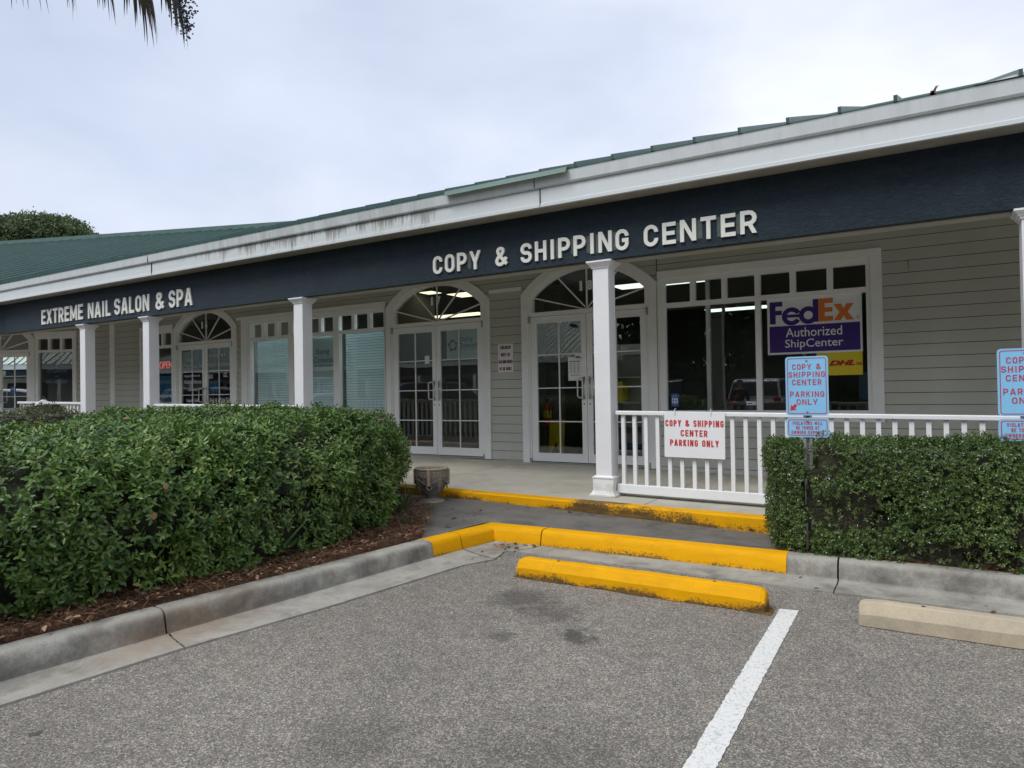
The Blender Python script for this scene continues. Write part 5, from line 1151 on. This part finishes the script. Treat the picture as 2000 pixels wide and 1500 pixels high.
# clipped boxwood on the right with a dead patch
bp_ = [(-1.13, 5.85), (-1.03, 5.62), (-.82, 5.525), (-.5, 5.51), (1, 5.53), (4, 5.56), (4, 6.38), (-.98, 6.38), (-1.13, 6.2)]
box = empty('boxwood_hedge', (1.2, 5.95, .15), 'clipped small-leaved hedge on the right with a brown dead patch of bare twigs', 'hedge')
sb_ = Shrub(bp_, .15, 1.03, .11, .020, 9, .04, 61, lambda x, y: 1.015+.012*np.sin(x*3)-.05*np.exp(-((x+.78)/.16)**2))
def dead(P):
    x, y, z = P.T; e1 = ((x+.45)/.33)**2+((z-.52)/.15)**2; e2 = ((x+.62)/.12)**2+((z-.84)/.13)**2; e3 = ((x-.30)/.45)**2+((z-.22)/.10)**2; e4 = ((x+.74)/.03)**2+((z-.55)/.5)**2; e5 = ((x-.62)/.12)**2+((z-.35)/.25)**2
    e = np.minimum.reduce([e1, e2, e3, e4, e5])+.35*wob(P, 77, 14.); return np.where(y < 5.85, np.clip((e-.5)/.9, .16, 1), 1)
keep(hull(sb_, .165, 'dark_hull', m_hull, None, .09), box)
keep(shoots(sb_, 44000, 5, .0225, .8, 62, .055, .25, dens=dead, shape=OVAL, mats=m_box_l, fold=.25, step=.007), box)
r = np.random.default_rng(8); P = sb_.sample(42000, .05, 81); P = P[r.uniform(size=len(P)) > dead(P)+.02]; P = P[P[:, 1] < 5.9][:8000]
G = sb_.grad(P); d = norm(G*.5+r.normal(0, .8, P.shape)+np.array([0, 0, .5]))
TW_ = (np.array([(0, .008), (.5, .016), (.5, -.0), (0, -.008), (1, .004), (.85, .10), (.55, .0)]), [(0, 3, 2, 1), (1, 2, 4), (2, 5, 1)])
keep(leaves('dead_twigs', P-G*.03, d, r.normal(size=P.shape), r.uniform(.03, .09, len(P)), TW_, m_litter if False else m_twig, None, r.uniform(0, 1, len(P)), 0, .1), box)
P = sb_.sample(6000, .03, 83); P = P[(P[:, 1] < 5.75) & (P[:, 2] > .3) & (P[:, 2] < .8) & (P[:, 0] < 1)]; P = P[r.uniform(size=len(P)) < .035][:34]
for p_ in P: p_ = p_[None]; keep(leaves('petal', p_+sb_.grad(p_)*.02, r.normal(size=p_.shape), sb_.grad(p_)+r.normal(0, .4, p_.shape), r.uniform(.010, .022, 1), OVAL, m_paper, None, r.uniform(size=1), .2), box)
# loose sprigs growing over the lower sign edge
P = np.c_[r.uniform(-.70, -.50, 60), r.uniform(5.64, 5.69, 60), r.uniform(.97, 1.075, 60)]
keep(leaves('sprigs', P, np.array([.1, -.2, 1])+r.normal(0, .5, P.shape), r.normal(size=P.shape), r.uniform(.014, .024, 60), OVAL, m_box_l, None, r.uniform(.3, .9, 60), .2), box)

# ---------------------------------------------------------------- litter
def scatter(n, poly, zfun, size, seed, shape=DEAD, lift=.006, dens=None):
    r = np.random.default_rng(seed); pl = np.asarray(poly); P = r.uniform(pl.min(0), pl.max(0), (n*6, 2)); P = P[poly_sd(P, poly) < 0]
    if dens is not None: P = P[r.uniform(size=len(P)) < dens(P)]
    P = P[:n]; z = np.array([zfun(x, y) for x, y in P])+r.uniform(0, lift, len(P)); B = np.c_[P, z]; a = r.uniform(0, 6.3, len(P))
    d = np.c_[np.cos(a), np.sin(a), r.normal(0, .22, len(P))]; nn = np.c_[r.normal(0, .3, (len(P), 2)), np.ones(len(P))]
    return B, d, nn, size*r.uniform(.6, 1.3, len(P)), r.uniform(0, 1, len(P))
strip = [(-4.12, .75), (-4.09, 1.5), (-3.99, 2.43), (-3.87, 3.37), (-3.75, 4.66), (-4.0, 5.12), (-4.36, 5.6), (-4.70, 6.05), (-5.0, 6.36), (-6.6, 6.36), (-5.4, 5.9), (-4.8, 5.0), (-4.6, 3.5), (-4.6, 2), (-4.7, .8)]
parts = [scatter(1500, strip, lambda x, y: .186, .038, 90, lift=.02)]
parts.append(scatter(90, [(-1.1, 5.60), (4, 5.60), (4, 5.7), (-1.1, 5.7)], lambda x, y: .165, .04, 91))
walkp = [(-4.9, 6.3), (-4.0, 5.6), (-3.8, 4.9), (-3.6, 6.3)]; parts.append(scatter(16, walkp, lambda x, y: .175, .05, 92))
parts.append(scatter(10, [(-3.5, 6.28), (-1, 6.28), (-1, 6.37), (-3.5, 6.37)], lambda x, y: .150+.02*(x < -2.5), .07, 93))
parts.append(scatter(14, [(-3.45, 5.15), (-3.1, 5.2), (-3.0, 5.4), (-3.43, 5.38)], lambda x, y: .022, .055, 94))
parts.append(scatter(16, [(-3.4, 5.12), (-2.9, 5.0), (-3.1, 4.6), (-3.35, 4.8)], lambda x, y: .01, .03, 95))
parts.append(scatter(8, [(-1, 4.8), (1.5, 4.8), (1.5, 5.4), (-1, 5.4)], lambda x, y: .02, .035, 96))
parts.append(scatter(26, [(-3.6, 1.5), (3, 1.5), (3, 4.4), (-3.3, 4.4)], lambda x, y: .003, .014, 97))
B, d, nn, s_, rr_ = [np.concatenate(q) for q in zip(*parts)]
tag(leaves('leaf_litter', B, d, nn, s_, DEAD, m_litter, None, rr_, .35, .25), kind='stuff')
B, d, nn, s_, rr_ = scatter(9000, strip, lambda x, y: .184, .12, 98, lift=.03)
NS = (np.array([(0, .011), (0, -.011), (.5, -.012), (.5, .012), (1, 0)]), [(0, 1, 2, 3), (3, 2, 4)])
tag(leaves('pine_straw', B, d, nn, s_, NS, m_litter, None, rr_*.8, 0, .15), kind='stuff')
def tuft(x, y, z, n, h, lab, lean=(0, 0), seed=1):
    r = np.random.default_rng(seed); B = np.c_[x+r.normal(0, .02, n), y+r.normal(0, .02, n), np.full(n, z)]; d = np.c_[r.normal(lean[0], .35, n), r.normal(lean[1], .35, n), np.ones(n)]
    NB = (np.array([(0, .022), (0, -.022), (.35, -.030), (.35, .030), (.7, -.022), (.7, .022), (1, 0)]), [(0, 1, 2, 3), (3, 2, 4, 5), (5, 4, 6)])
    o = leaves('grass_tuft', B, d, r.normal(size=B.shape), h*r.uniform(.6, 1.1, n), NB, m_weed, None, r.uniform(size=n), 0, .45)
    return tag(o, lab, 'weed')
tuft(-4.70, 5.55, .17, 12, .38, 'strappy green weed leaning out of the right end of the holly hedge', (.3, -.2), 4)
tuft(-4.28, 3.55, .17, 4, .34, 'three long green blades poking from under the holly over the straw', (.5, .5), 5)
tuft(-4.25, 5.05, .16, 26, .12, 'small low weed in the straw by the corner of the walk', (0, 0), 6)

# ---------------------------------------------------------------- pine beyond the roof
def tree(x, y, z0, zt, rad, mats, label, name, cat, n, lsize, seed, trunk=.25, low=.45, blobs=16, shape=OVAL, flat=.6, ncl=60, spread=None, dome=False):
    root = empty(name, (x, y, z0), label, cat); r = np.random.default_rng(seed); H = zt-z0
    b = MB(); k = 7; pts = [(x+r.normal(0, .05)*i, y+r.normal(0, .05)*i, z0+H*.92*i/k) for i in range(k+1)]; b.tube(pts, [trunk*(1-.8*i/k) for i in range(k+1)], 9)
    cs = []
    for i in range(blobs):
        if dome:
            a = r.uniform(0, 6.3); q_ = rad*r.uniform(.16, .26); rr = (rad-q_*.8)*math.sqrt(r.uniform(0, 1)); hh = 2.6; zs = zt-q_*flat-hh*(1-math.sqrt(max(0, 1-(rr/rad)**2)))*1.0; zc = zs if i % 3 else zs-r.uniform(.5, 2.2)
            c = np.array([x+rr*math.cos(a), y+rr*math.sin(a), zc]); cs.append((c, q_)); b.tube([(x, y, z0+H*.6), tuple((np.array([x, y, z0+H*.66])+c)/2), tuple(c)], [trunk*.35, trunk*.2, .03], 5); continue
        a = r.uniform(0, 6.3); t = r.uniform(low, .97); rr = rad*r.uniform(.25, .85)*math.sqrt(max(.08, 1-((t-(low+1)/2)/((1-low)/2*1.15))**2))
        c = np.array([x+rr*math.cos(a), y+rr*math.sin(a), z0+H*t]); cs.append((c, rad*r.uniform(.24, .40)))
        b.tube([(x, y, z0+H*max(.2, t-.18)), tuple((np.array([x, y, z0+H*(t-.08)])+c)/2), tuple(c)], [trunk*.35, trunk*.2, .03], 5)
    keep(b.build('trunk', m_bark), root)
    P = []; 
    for c, q in cs:
        for _ in range(ncl):
            v = r.normal(size=3); v /= np.linalg.norm(v); v *= r.uniform(.55, 1.12); P.append(np.r_[c+v*q*np.array([1, 1, flat]), 0])
    cen = np.array(P)[:, :3]; m_ = len(cen); per = max(1, n//m_)
    B = np.repeat(cen, per, 0)+r.normal(0, spread or lsize*1.1, (m_*per, 3)); D = r.normal(size=B.shape)+np.array([0, 0, .5]); tone = np.repeat(r.uniform(.1, .9, m_), per)
    keep(leaves('crown', B, D, r.normal(size=B.shape), lsize*r.uniform(.6, 1.3, len(B)), shape, mats, None, np.clip(tone+r.normal(0, .15, len(B)), 0, 1), .1), root)
    return root
def along(px, depth): 
    v = _fw+_rt*((px-1000)/1328); return v.x*depth, v.y*depth
tx, ty = along(92, 46)
tree(tx, ty, 0, 13.75, 3.9, m_pine, 'round-topped pine standing beyond the green roof at the far left', 'pine_tree', 'tree', 110000, .16, 5, .3, .55, 70, OVAL, .75, 50, .16, True)
tx, ty = along(-40, 43); tree(tx, ty, 0, 11.8, 2.4, m_pine, 'lower pine at the left edge of the picture beyond the roof', 'pine_tree', 'tree', 40000, .17, 6, .25, .55, 20, OVAL, .6, 60, .2)

# ---------------------------------------------------------------- palm above the left of the frame
pcx, pcy, pcz = -6.75, 2.35, 6.66
palm = empty('palm_tree', (pcx, pcy, .15), 'palm with grey hanging fronds and a berry cluster at the top left', 'palm')
b = MB(); b.tube([(pcx-.3, pcy-.2, .0), (pcx-.15, pcy-.1, 2.5), (pcx-.03, pcy, 4.9), (pcx, pcy, 6.62)], [.20, .16, .16, .20], 14); keep(b.build('trunk', m_bark, smooth=True), palm)
def frond(az_, el, plen, flen, droop, seed, nseg=36, m=m_frond, w=.015):
    r = np.random.default_rng(seed); b = MB(); c = Vector((pcx, pcy, pcz)); dh = Vector((math.cos(az_), math.sin(az_), 0)); pts = []
    for i in range(7):
        t = i/6; pts.append(c+dh*(plen*t*math.cos(el))+Vector((0, 0, plen*(math.sin(el)*t-.55*droop*t*t))))
    b.tube(pts, [.022-.002*i for i in range(7)], 5); keep(b.build('leaf_stalk', m, None), palm)
    tip = pts[-1]; ax = (pts[-1]-pts[-2]).normalized(); side = ax.cross(Vector((0, 0, 1))).normalized(); V = []; F = []; rn = []
    for k in range(nseg):
        a = R_(-105+210*(k+.5)/nseg)+r.normal(0, .03); d0 = (ax*math.cos(a)+side*math.sin(a)).normalized(); L_ = flen*(1-.28*abs(a)/1.8)*r.uniform(.8, 1.1); p = Vector(tip); d = d0; n_ = 9; base = len(V)
        wv = d0.cross(Vector((0, 0, 1))).normalized() if abs(d0.z) < .95 else side; curl = r.uniform(-.25, .25)
        for i in range(n_+1):
            t = i/n_; ww = w*(1-.25*t) if t < .55 else w*.86*(1-((t-.55)/.45))**.8*.9+.0006
            V += [tuple(p-wv*ww), tuple(p+wv*ww)]; step = L_/n_; p = p+d*step; d = (d+Vector((curl*.06, curl*.05, -droop*.34*(.3+t)))).normalized()
        for i in range(n_): F.append((base+2*i, base+2*i+1, base+2*i+3, base+2*i+2))
    tot = [4]*len(F); o = np_mesh('frond', np.array(V), np.array(F).ravel(), np.arange(len(F))*4, tot, m, None, np.clip(np.repeat(r.uniform(0, 1, nseg), 9), 0, 1)); keep(o, palm)
azc = math.atan2(_r0.y, _r0.x)
for i, (da, el, pl2, fl_, dr) in enumerate([(8, -.20, 1.35, .95, 1.35), (-14, -.12, 1.15, .9, 1.4), (22, -.30, 1.0, .95, 1.3), (4, -.35, .85, .95, 1.3), (14, -.1, 1.6, .8, 1.4), (-4, -.22, 1.0, .95, 1.3), (26, -.15, 1.3, .9, 1.35), (6, -.62, .62, 1.0, 1.3), (-9, -.60, .85, .95, 1.3), (20, -.55, .82, .95, 1.3), (-20, -.5, .8, .95, 1.3), (-48, -.35, .6, 1.0, .9), (60, -.3, .7, 1.0, .9), (2, .25, 1.1, .85, .9), (-30, .35, 1.1, .9, .85), (40, .3, 1.1, .9, .85),
                                      (100, -.2, .8, 1., .9), (150, -.3, .8, 1., .9), (200, -.2, .8, 1., .9), (-80, -.2, .8, 1., .9), (-120, .2, 1., 1., .8), (90, .5, 1.1, .9, .7), (180, .5, 1.1, .9, .7), (-70, .6, 1.1, .9, .7), (15, .8, 1.1, .9, .6)]):
    frond(azc+R_(da), el, pl2, fl_, dr, 100+i)
# berry cluster
bx, by = along(352, 5.6); r = np.random.default_rng(12)
keep_pts = []
b = MB(); st = Vector((pcx, pcy, pcz)); 
def zpix(y, depth=5.6): return CAMZ+(778-y)/1328*depth
main_ = [st, Vector(((pcx+bx)/2, (pcy+by)/2, zpix(-230)+.25)), Vector((bx-.05, by, zpix(-110))), Vector((bx, by, zpix(5))), Vector((bx+.09, by+.03, zpix(60)))]
b.tube(main_, [.018, .014, .010, .004, .002], 5); keep(b.build('berry_stalk', m_berry), palm)
b = MB(); tw = MB()
for i in range(520):
    t = r.uniform(0, 1)**1.25; p = Vector((bx, by, zpix(-70))).lerp(Vector((bx+.10, by+.04, zpix(62))), t); sp_ = .17*(1-t)**.8+.022; q = p+Vector((r.normal(0, sp_*.55), r.normal(0, sp_*.5), r.normal(0, .05))); sph(b, q, r.uniform(.0065, .0085), 5)
    if i % 3 == 0: tw.tube([p.lerp(Vector((bx, by, p.z+.1)), .5), q], .0016, 3)
keep(b.build('berries', m_berry), palm); keep(tw.build('berry_stalks', m_berry), palm)

# ---------------------------------------------------------------- across the lot: what the panes mirror
def car(x, y, rot, L_, Wd, H, paint, label, suv=True):
    T = TR(x, y, 0) @ Matrix.Rotation(R_(rot), 4, 'Z'); root = empty('parked_car', (x, y, 0), label, 'car', 'cars parked across the lot')
    m = mat('car paint', paint, .25, .2, noise=(1, .02)); hl = L_/2; hw = Wd/2; bel = H*.58
    if suv: low = [(-hl, .45), (-hl+.05, .32), (hl-.1, .32), (hl, .45), (hl-.02, .80), (hl-.25, bel-.03), (hl*.42, bel+.05), (-hl+.1, bel+.08), (-hl, .9)]; top = [(hl*.46, bel+.03), (hl*.20, H-.06), (hl*.0, H), (-hl*.72, H-.02), (-hl*.86, H-.09), (-hl+.06, bel+.06)]
    else: low = [(-hl, .45), (-hl+.05, .28), (hl-.1, .28), (hl, .42), (hl-.02, .68), (hl-.25, bel-.08), (hl*.36, bel+.02), (-hl*.55, bel+.04), (-hl+.05, bel)]; top = [(hl*.40, bel), (hl*.06, H-.05), (-hl*.10, H), (-hl*.34, H-.03), (-hl*.72, bel+.03)]
    b = MB(T); n = len(low); vs = [(a, s*hw*(.93 if c > bel-.1 or c < .4 else 1), c) for s in (-1, 1) for a, c in low]
    b.add(vs, [tuple(range(n)), tuple(range(2*n-1, n-1, -1))]+[(i, (i+1) % n, n+(i+1) % n, n+i) for i in range(n)])
    n = len(top); zt = max(c for a, c in top); vs = [(a, s*hw*(.92-.17*(c-bel)/(zt-bel)), c) for s in (-1, 1) for a, c in top]
    b.add(vs, [tuple(range(n)), tuple(range(2*n-1, n-1, -1))]+[(i, (i+1) % n, n+(i+1) % n, n+i) for i in range(n)]); bo = b.build('body', m); bevel(bo, .05, 3); keep(bo, root)
    for p in bo.data.polygons: p.use_smooth = False
    cx_ = sum(a for a, c in top)/n; cz_ = (bel+zt)/2
    for s in (-1, 1):
        g_ = MB(T); pts = [(cx_+(a-cx_)*.88, cz_+(c-cz_)*.78) for a, c in top]; g_.add([(a, s*(hw*(.92-.17*(c-bel)/(zt-bel))+.012), c) for a, c in pts], [tuple(range(n))]); keep(g_.build('side_window', m_darkrub), root)
    for (p, q) in ((top[0], top[1]), (top[-1], top[-2])):
        g_ = MB(T); off_ = .014 if p[0] > 0 else -.014
        v_ = []
        for f_ in (.12, .9):
            a = p[0]+(q[0]-p[0])*f_; c = p[1]+(q[1]-p[1])*f_; w_ = hw*(.86-.17*(c-bel)/(zt-bel)); v_ += [(a+off_*2, -w_, c+.012), (a+off_*2, w_, c+.012)]
        g_.add(v_, [(0, 1, 3, 2)]); keep(g_.build('windscreen', mat('car glass', (.015, .018, .02), .05)), root)
    for xx in (-hl*.62, hl*.62):
        for s in (-1, 1):
            w_ = MB(T @ TR(xx, s*(hw-.10), .33) @ Matrix.Rotation(R_(90), 4, 'X')); w_.lathe([(.0001, -.11), (.20, -.11), (.33, -.09), (.335, .0), (.33, .09), (.20, .11), (.0001, .11)], 0, 0, 20); wh = w_.build('wheel', m_darkrub); keep(wh, root)
            w_ = MB(T @ TR(xx, s*(hw+.012), .33) @ Matrix.Rotation(R_(90), 4, 'X')); w_.lathe([(.0001, .0), (.20, .0), (.21, -.01)], 0, 0, 16); keep(w_.build('rim', m_alu), root)
    for s in (-1, 1):
        t_ = MB(T); t_.box(-hl-.02, -hl+.06, s*(hw-.20)-.10, s*(hw-.20)+.10, .86, 1.10) if suv else t_.box(-hl-.01, -hl+.1, s*(hw-.2)-.12, s*(hw-.2)+.12, .72, .86); keep(t_.build('taillight', m_fire), root)
        t_ = MB(T); t_.box(hl-.10, hl+.005, s*(hw-.25)-.14, s*(hw-.25)+.14, .62, .76); keep(t_.build('headlight', m_paper), root)
    t_ = MB(T); t_.box(-hl-.03, -hl+.02, -hw*.92, hw*.92, .40, .62); t_.box(hl-.03, hl+.03, -hw*.92, hw*.92, .34, .56); keep(t_.build('bumper', m_grey), root)
    return root
car(-4.6, -6.2, -90, 4.6, 1.85, 1.75, (.60, .62, .64), 'white SUV across the lot with its red tail lamps towards the shops')
car(-7.8, -6.4, -90, 4.8, 1.9, 1.80, (.02, .022, .026), 'black SUV across the lot beside the white one')
car(1.6, -7.0, 90, 4.5, 1.8, 1.48, (.55, .57, .6), 'silver saloon across the lot, nose to the shops', False)
car(4.8, -6.8, 90, 4.6, 1.8, 1.46, (.03, .03, .035), 'black saloon across the lot, right of the silver one', False)
car(-15.5, -2.2, -60, 4.7, 1.9, 1.85, (.02, .04, .09), 'dark blue van on the left side of the lot')
car(-19.5, -.2, -55, 4.6, 1.85, 1.5, (.60, .62, .63), 'white saloon on the left side of the lot', False)
car(-23.5, 1.6, -50, 4.8, 1.9, 1.8, (.45, .46, .47), 'light grey SUV on the far left side of the lot')
# opposite wing with the same roof
def opp_shops(To, xa, xb, label):
    opp = empty('opposite_shops', tuple(To.translation), label, 'building')
    def P(fn, nm, m): b = MB(To); fn(b); return keep(b.build(nm, m), opp)
    P(lambda b: b.box(xa, xb, -12, -2.4, 0, 3.5), 'wall', m_siding); P(lambda b: b.box(xa, xb, -.1, 0, 2.85, 3.45), 'sign_band', m_navy)
    P(lambda b: b.box(xa-.3, xb+.3, .2, .3, 3.45, 3.80), 'fascia', m_fascia); P(lambda b: b.box(xa, xb, -2.4, .2, 3.46, 3.5), 'soffit', m_soffit)
    P(lambda b: b.prism([(.35, 3.80), (-7.5, 7.0), (-15, 3.8)], xa-.5, xb+.5, 'x'), 'roof', m_roof)
    def seams(b):
        x_ = xa-.3
        while x_ < xb+.4: b.bar((x_, .36, 3.83), (x_, -7.5, 7.03), .05, .07); x_ += .4235
    P(seams, 'roof_seams', m_rib_highlight)
    x_ = xa+1.5
    while x_ < xb-3: P(lambda b: b.box(x_-.1, x_+.1, -.25, -.05, 0, 2.85), 'column', m_white); P(lambda b: b.box(x_+1, x_+3.4, -2.42, -2.37, .9, 2.6), 'window', m_darkrub); x_ += 4.9
opp_shops(TR(-34, -22, 0) @ Matrix.Rotation(R_(-6), 4, 'Z'), -20, 17, 'long low shop building across the lot with white fascia and green roof')
opp_shops(TR(-58, -8, 0) @ Matrix.Rotation(R_(-52), 4, 'Z'), -16, 16, 'second green-roofed shop building closing the left end of the lot')
for i, (x_, y_, h_, rd) in enumerate([(-14, -26, 12, 5), (-7, -24, 11, 4.6), (0, -25, 13, 5.2), (7, -24, 12, 5), (14, -23, 12, 5), (21, -20, 11, 5), (-3.5, -30, 14, 5), (-22, -40, 15, 6), (-38, -42, 15, 6), (-52, -40, 14, 6)]):
    tree(x_, y_, 0, h_, rd, m_tree, 'dark broad-leaved tree across the lot, number %s from the left building' % ('one two three four five six seven eight nine ten'.split()[i]), 'shade_tree', 'tree', 5200, .55, 200+i, .35, .22, 20, OVAL, .8, 40)['group'] = 'trees across the lot'
hq = Shrub([(-24, -21), (26, -20), (26, -18.5), (-24, -19.5)], 0, 2.6, .6, .15, 1.5, 0, 91)
hh_ = empty('far_hedge', (0, -19.5, 0), 'tall dark hedge along the far side of the lot', 'hedge'); keep(hull(hq, .1, 'dark_hull', m_hull, None, .6), hh_); keep(shoots(hq, 5000, 5, .22, .8, 92, .1, .2, shape=OVAL, mats=m_tree), hh_)
# two bystanders mirrored in the large window
def person(x, y, rot, top, legs, hair, label, h=1.68):
    root = empty('person', (x, y, 0), label, 'person'); k = h/1.68
    J = {'pel': (0, 0, .92), 'sp': (0, 0, 1.12), 'ch': (0, .0, 1.32), 'nk': (0, .01, 1.44), 'hb': (0, .0, 1.50), 'hd': (0, -.012, 1.585), 'ht': (0, 0, 1.655),
         'sL': (-.17, 0, 1.38), 'eL': (-.235, -.02, 1.12), 'wL': (-.22, -.14, .90), 'sR': (.17, 0, 1.38), 'eR': (.25, -.04, 1.14), 'wR': (.12, -.24, 1.20), 'hL': (-.10, 0, .88), 'kL': (-.11, -.02, .49), 'aL': (-.12, .02, .09), 'fL': (-.13, -.14, .035), 'hR': (.10, 0, .88), 'kR': (.11, -.02, .49), 'aR': (.12, .02, .09), 'fR': (.13, -.14, .035)}
    rad = {'pel': .135, 'sp': .115, 'ch': .14, 'nk': .055, 'hb': .062, 'hd': .088, 'ht': .055, 'sL': .062, 'eL': .044, 'wL': .03, 'sR': .062, 'eR': .044, 'wR': .03, 'hL': .095, 'kL': .06, 'aL': .042, 'fL': .036, 'hR': .095, 'kR': .06, 'aR': .042, 'fR': .036}
    def skin(names, edges, nm, m, scale=1., extra=None, rootn=None):
        me = bpy.data.meshes.new(nm); T = Matrix.Rotation(R_(rot), 4, 'Z'); pts = {**J, **(extra or {})}
        me.from_pydata([tuple(T @ (Vector(pts[n_])*k)) for n_ in names], [(names.index(a), names.index(b_)) for a, b_ in edges], []); me.materials.append(m)
        o = bpy.data.objects.new(nm, me); C.objects.link(o); o.parent = root
        o.modifiers.new('skin', 'SKIN'); sv = me.skin_vertices[0].data
        for i, n_ in enumerate(names): q = rad.get(n_, .009)*k*scale; sv[i].radius = (q, q*.8 if n_ in ('ch', 'pel', 'sp') else q); sv[i].use_root = (n_ == (rootn or names[0]))
        o.modifiers.new('sub', 'SUBSURF').levels = 2; o.modifiers['sub'].render_levels = 2; return o
    m_skin = mat('skin', (.42, .24, .17), .5); ex_ = {}; names = list(J); ed = [('pel','sp'),('sp','ch'),('ch','nk'),('nk','hb'),('hb','hd'),('hd','ht'),('ch','sL'),('sL','eL'),('eL','wL'),('ch','sR'),('sR','eR'),('eR','wR'),('pel','hL'),('hL','kL'),('kL','aL'),('aL','fL'),('pel','hR'),('hR','kR'),('kR','aR'),('aR','fR')]
    for sd_, w in (('L', Vector(J['wL'])), ('R', Vector(J['wR']))):
        e_ = Vector(J['e'+sd_]); dd = (w-e_).normalized(); sx_ = dd.orthogonal().normalized(); pm = w+dd*.07; ex_['p'+sd_] = tuple(pm); names.append('p'+sd_); ed.append(('w'+sd_, 'p'+sd_)); rad['p'+sd_] = .028
        for q in range(5):
            off = sx_*((q-2)*.017) if q < 4 else sx_*.045; st_ = (pm if q < 4 else w+dd*.03)
            a = st_+off+dd*.03; c = a+dd*.035+Vector((0, -.012, -.008)); na, nc = 'f%s%da' % (sd_, q), 'f%s%dc' % (sd_, q); ex_[na] = tuple(a); ex_[nc] = tuple(c); names += [na, nc]; ed += [('p'+sd_ if q < 4 else 'w'+sd_, na), (na, nc)]
    skin(names, ed, 'body', m_skin, 1, ex_)
    ed2 = [e for e in [('pel','sp'),('sp','ch'),('ch','sL'),('sL','eL'),('eL','wL'),('ch','sR'),('sR','eR'),('eR','wR')]]; skin(['pel','sp','ch','sL','eL','wL','sR','eR','wR'], ed2, 'jacket', top, 1.16)
    skin(['pel','hL','kL','aL','hR','kR','aR'], [('pel','hL'),('hL','kL'),('kL','aL'),('pel','hR'),('hR','kR'),('kR','aR')], 'trousers', legs, 1.14)
    T = Matrix.Rotation(R_(rot), 4, 'Z'); hb = MB(T); 
    c = Vector((0, .012, 1.60))*k; vs = []; n_ = 14
    for i in range(6):
        a = math.pi*.5*i/5*1.25; vs += [(c.x+.098*k*math.sin(a)*math.cos(2*math.pi*j/n_), c.y+.105*k*math.sin(a)*math.sin(2*math.pi*j/n_)+(.012 if i > 3 else 0), c.z+.085*k*math.cos(a)+.005) for j in range(n_)]
    hb.add(vs, [(i*n_+j, i*n_+(j+1) % n_, (i+1)*n_+(j+1) % n_, (i+1)*n_+j) for i in range(5) for j in range(n_) if not (i >= 3 and math.sin(2*math.pi*(j+.5)/n_) < -.25)]); ho = hb.build('hair', hair, smooth=True); ho.parent = root
    fb = MB(T)
    for s in (-1, 1): sph(fb, (s*.030*k, -.088*k, 1.585*k), .010*k)
    fo = fb.build('eyes', m_black); fo.parent = root
    nb = MB(T); nb.add([(-.012*k, -.086*k, 1.555*k), (.012*k, -.086*k, 1.555*k), (0, -.112*k, 1.556*k), (0, -.088*k, 1.592*k)], [(0,1,2), (0,2,3), (1,3,2)]); no = nb.build('nose', m_skin); no.parent = root
    mb_ = MB(T); mb_.box(-.024*k, .024*k, -.092*k, -.080*k, 1.533*k, 1.541*k); mo = mb_.build('mouth', m_maroon); mo.parent = root
    eb = MB(T)
    for s in (-1, 1): sph(eb, (s*.090*k, .0, 1.575*k), .020*k)
    eo = eb.build('ears', m_skin); eo.parent = root
    return root
m_jk = mat('dark jacket', (.035, .035, .04), .8, noise=(20, .2)); m_tr = mat('dark trousers', (.03, .032, .045), .8); m_hr = mat('dark hair', (.02, .013, .01), .6)
person(-4.35, -.9, 165, m_jk, m_tr, m_hr, 'person in a dark zipped jacket standing left of the camera, mirrored in the large window', 1.66)
person(-2.95, -1.5, 170, mat('charcoal shirt', (.05, .05, .055), .8), m_tr, m_hr, 'taller person in a charcoal shirt, mirrored faintly behind the blue sign', 1.78)
for o in bpy.data.objects:
    if o.type == 'MESH' and len(o.data.polygons) == 0 and not o.modifiers: bpy.data.objects.remove(o)
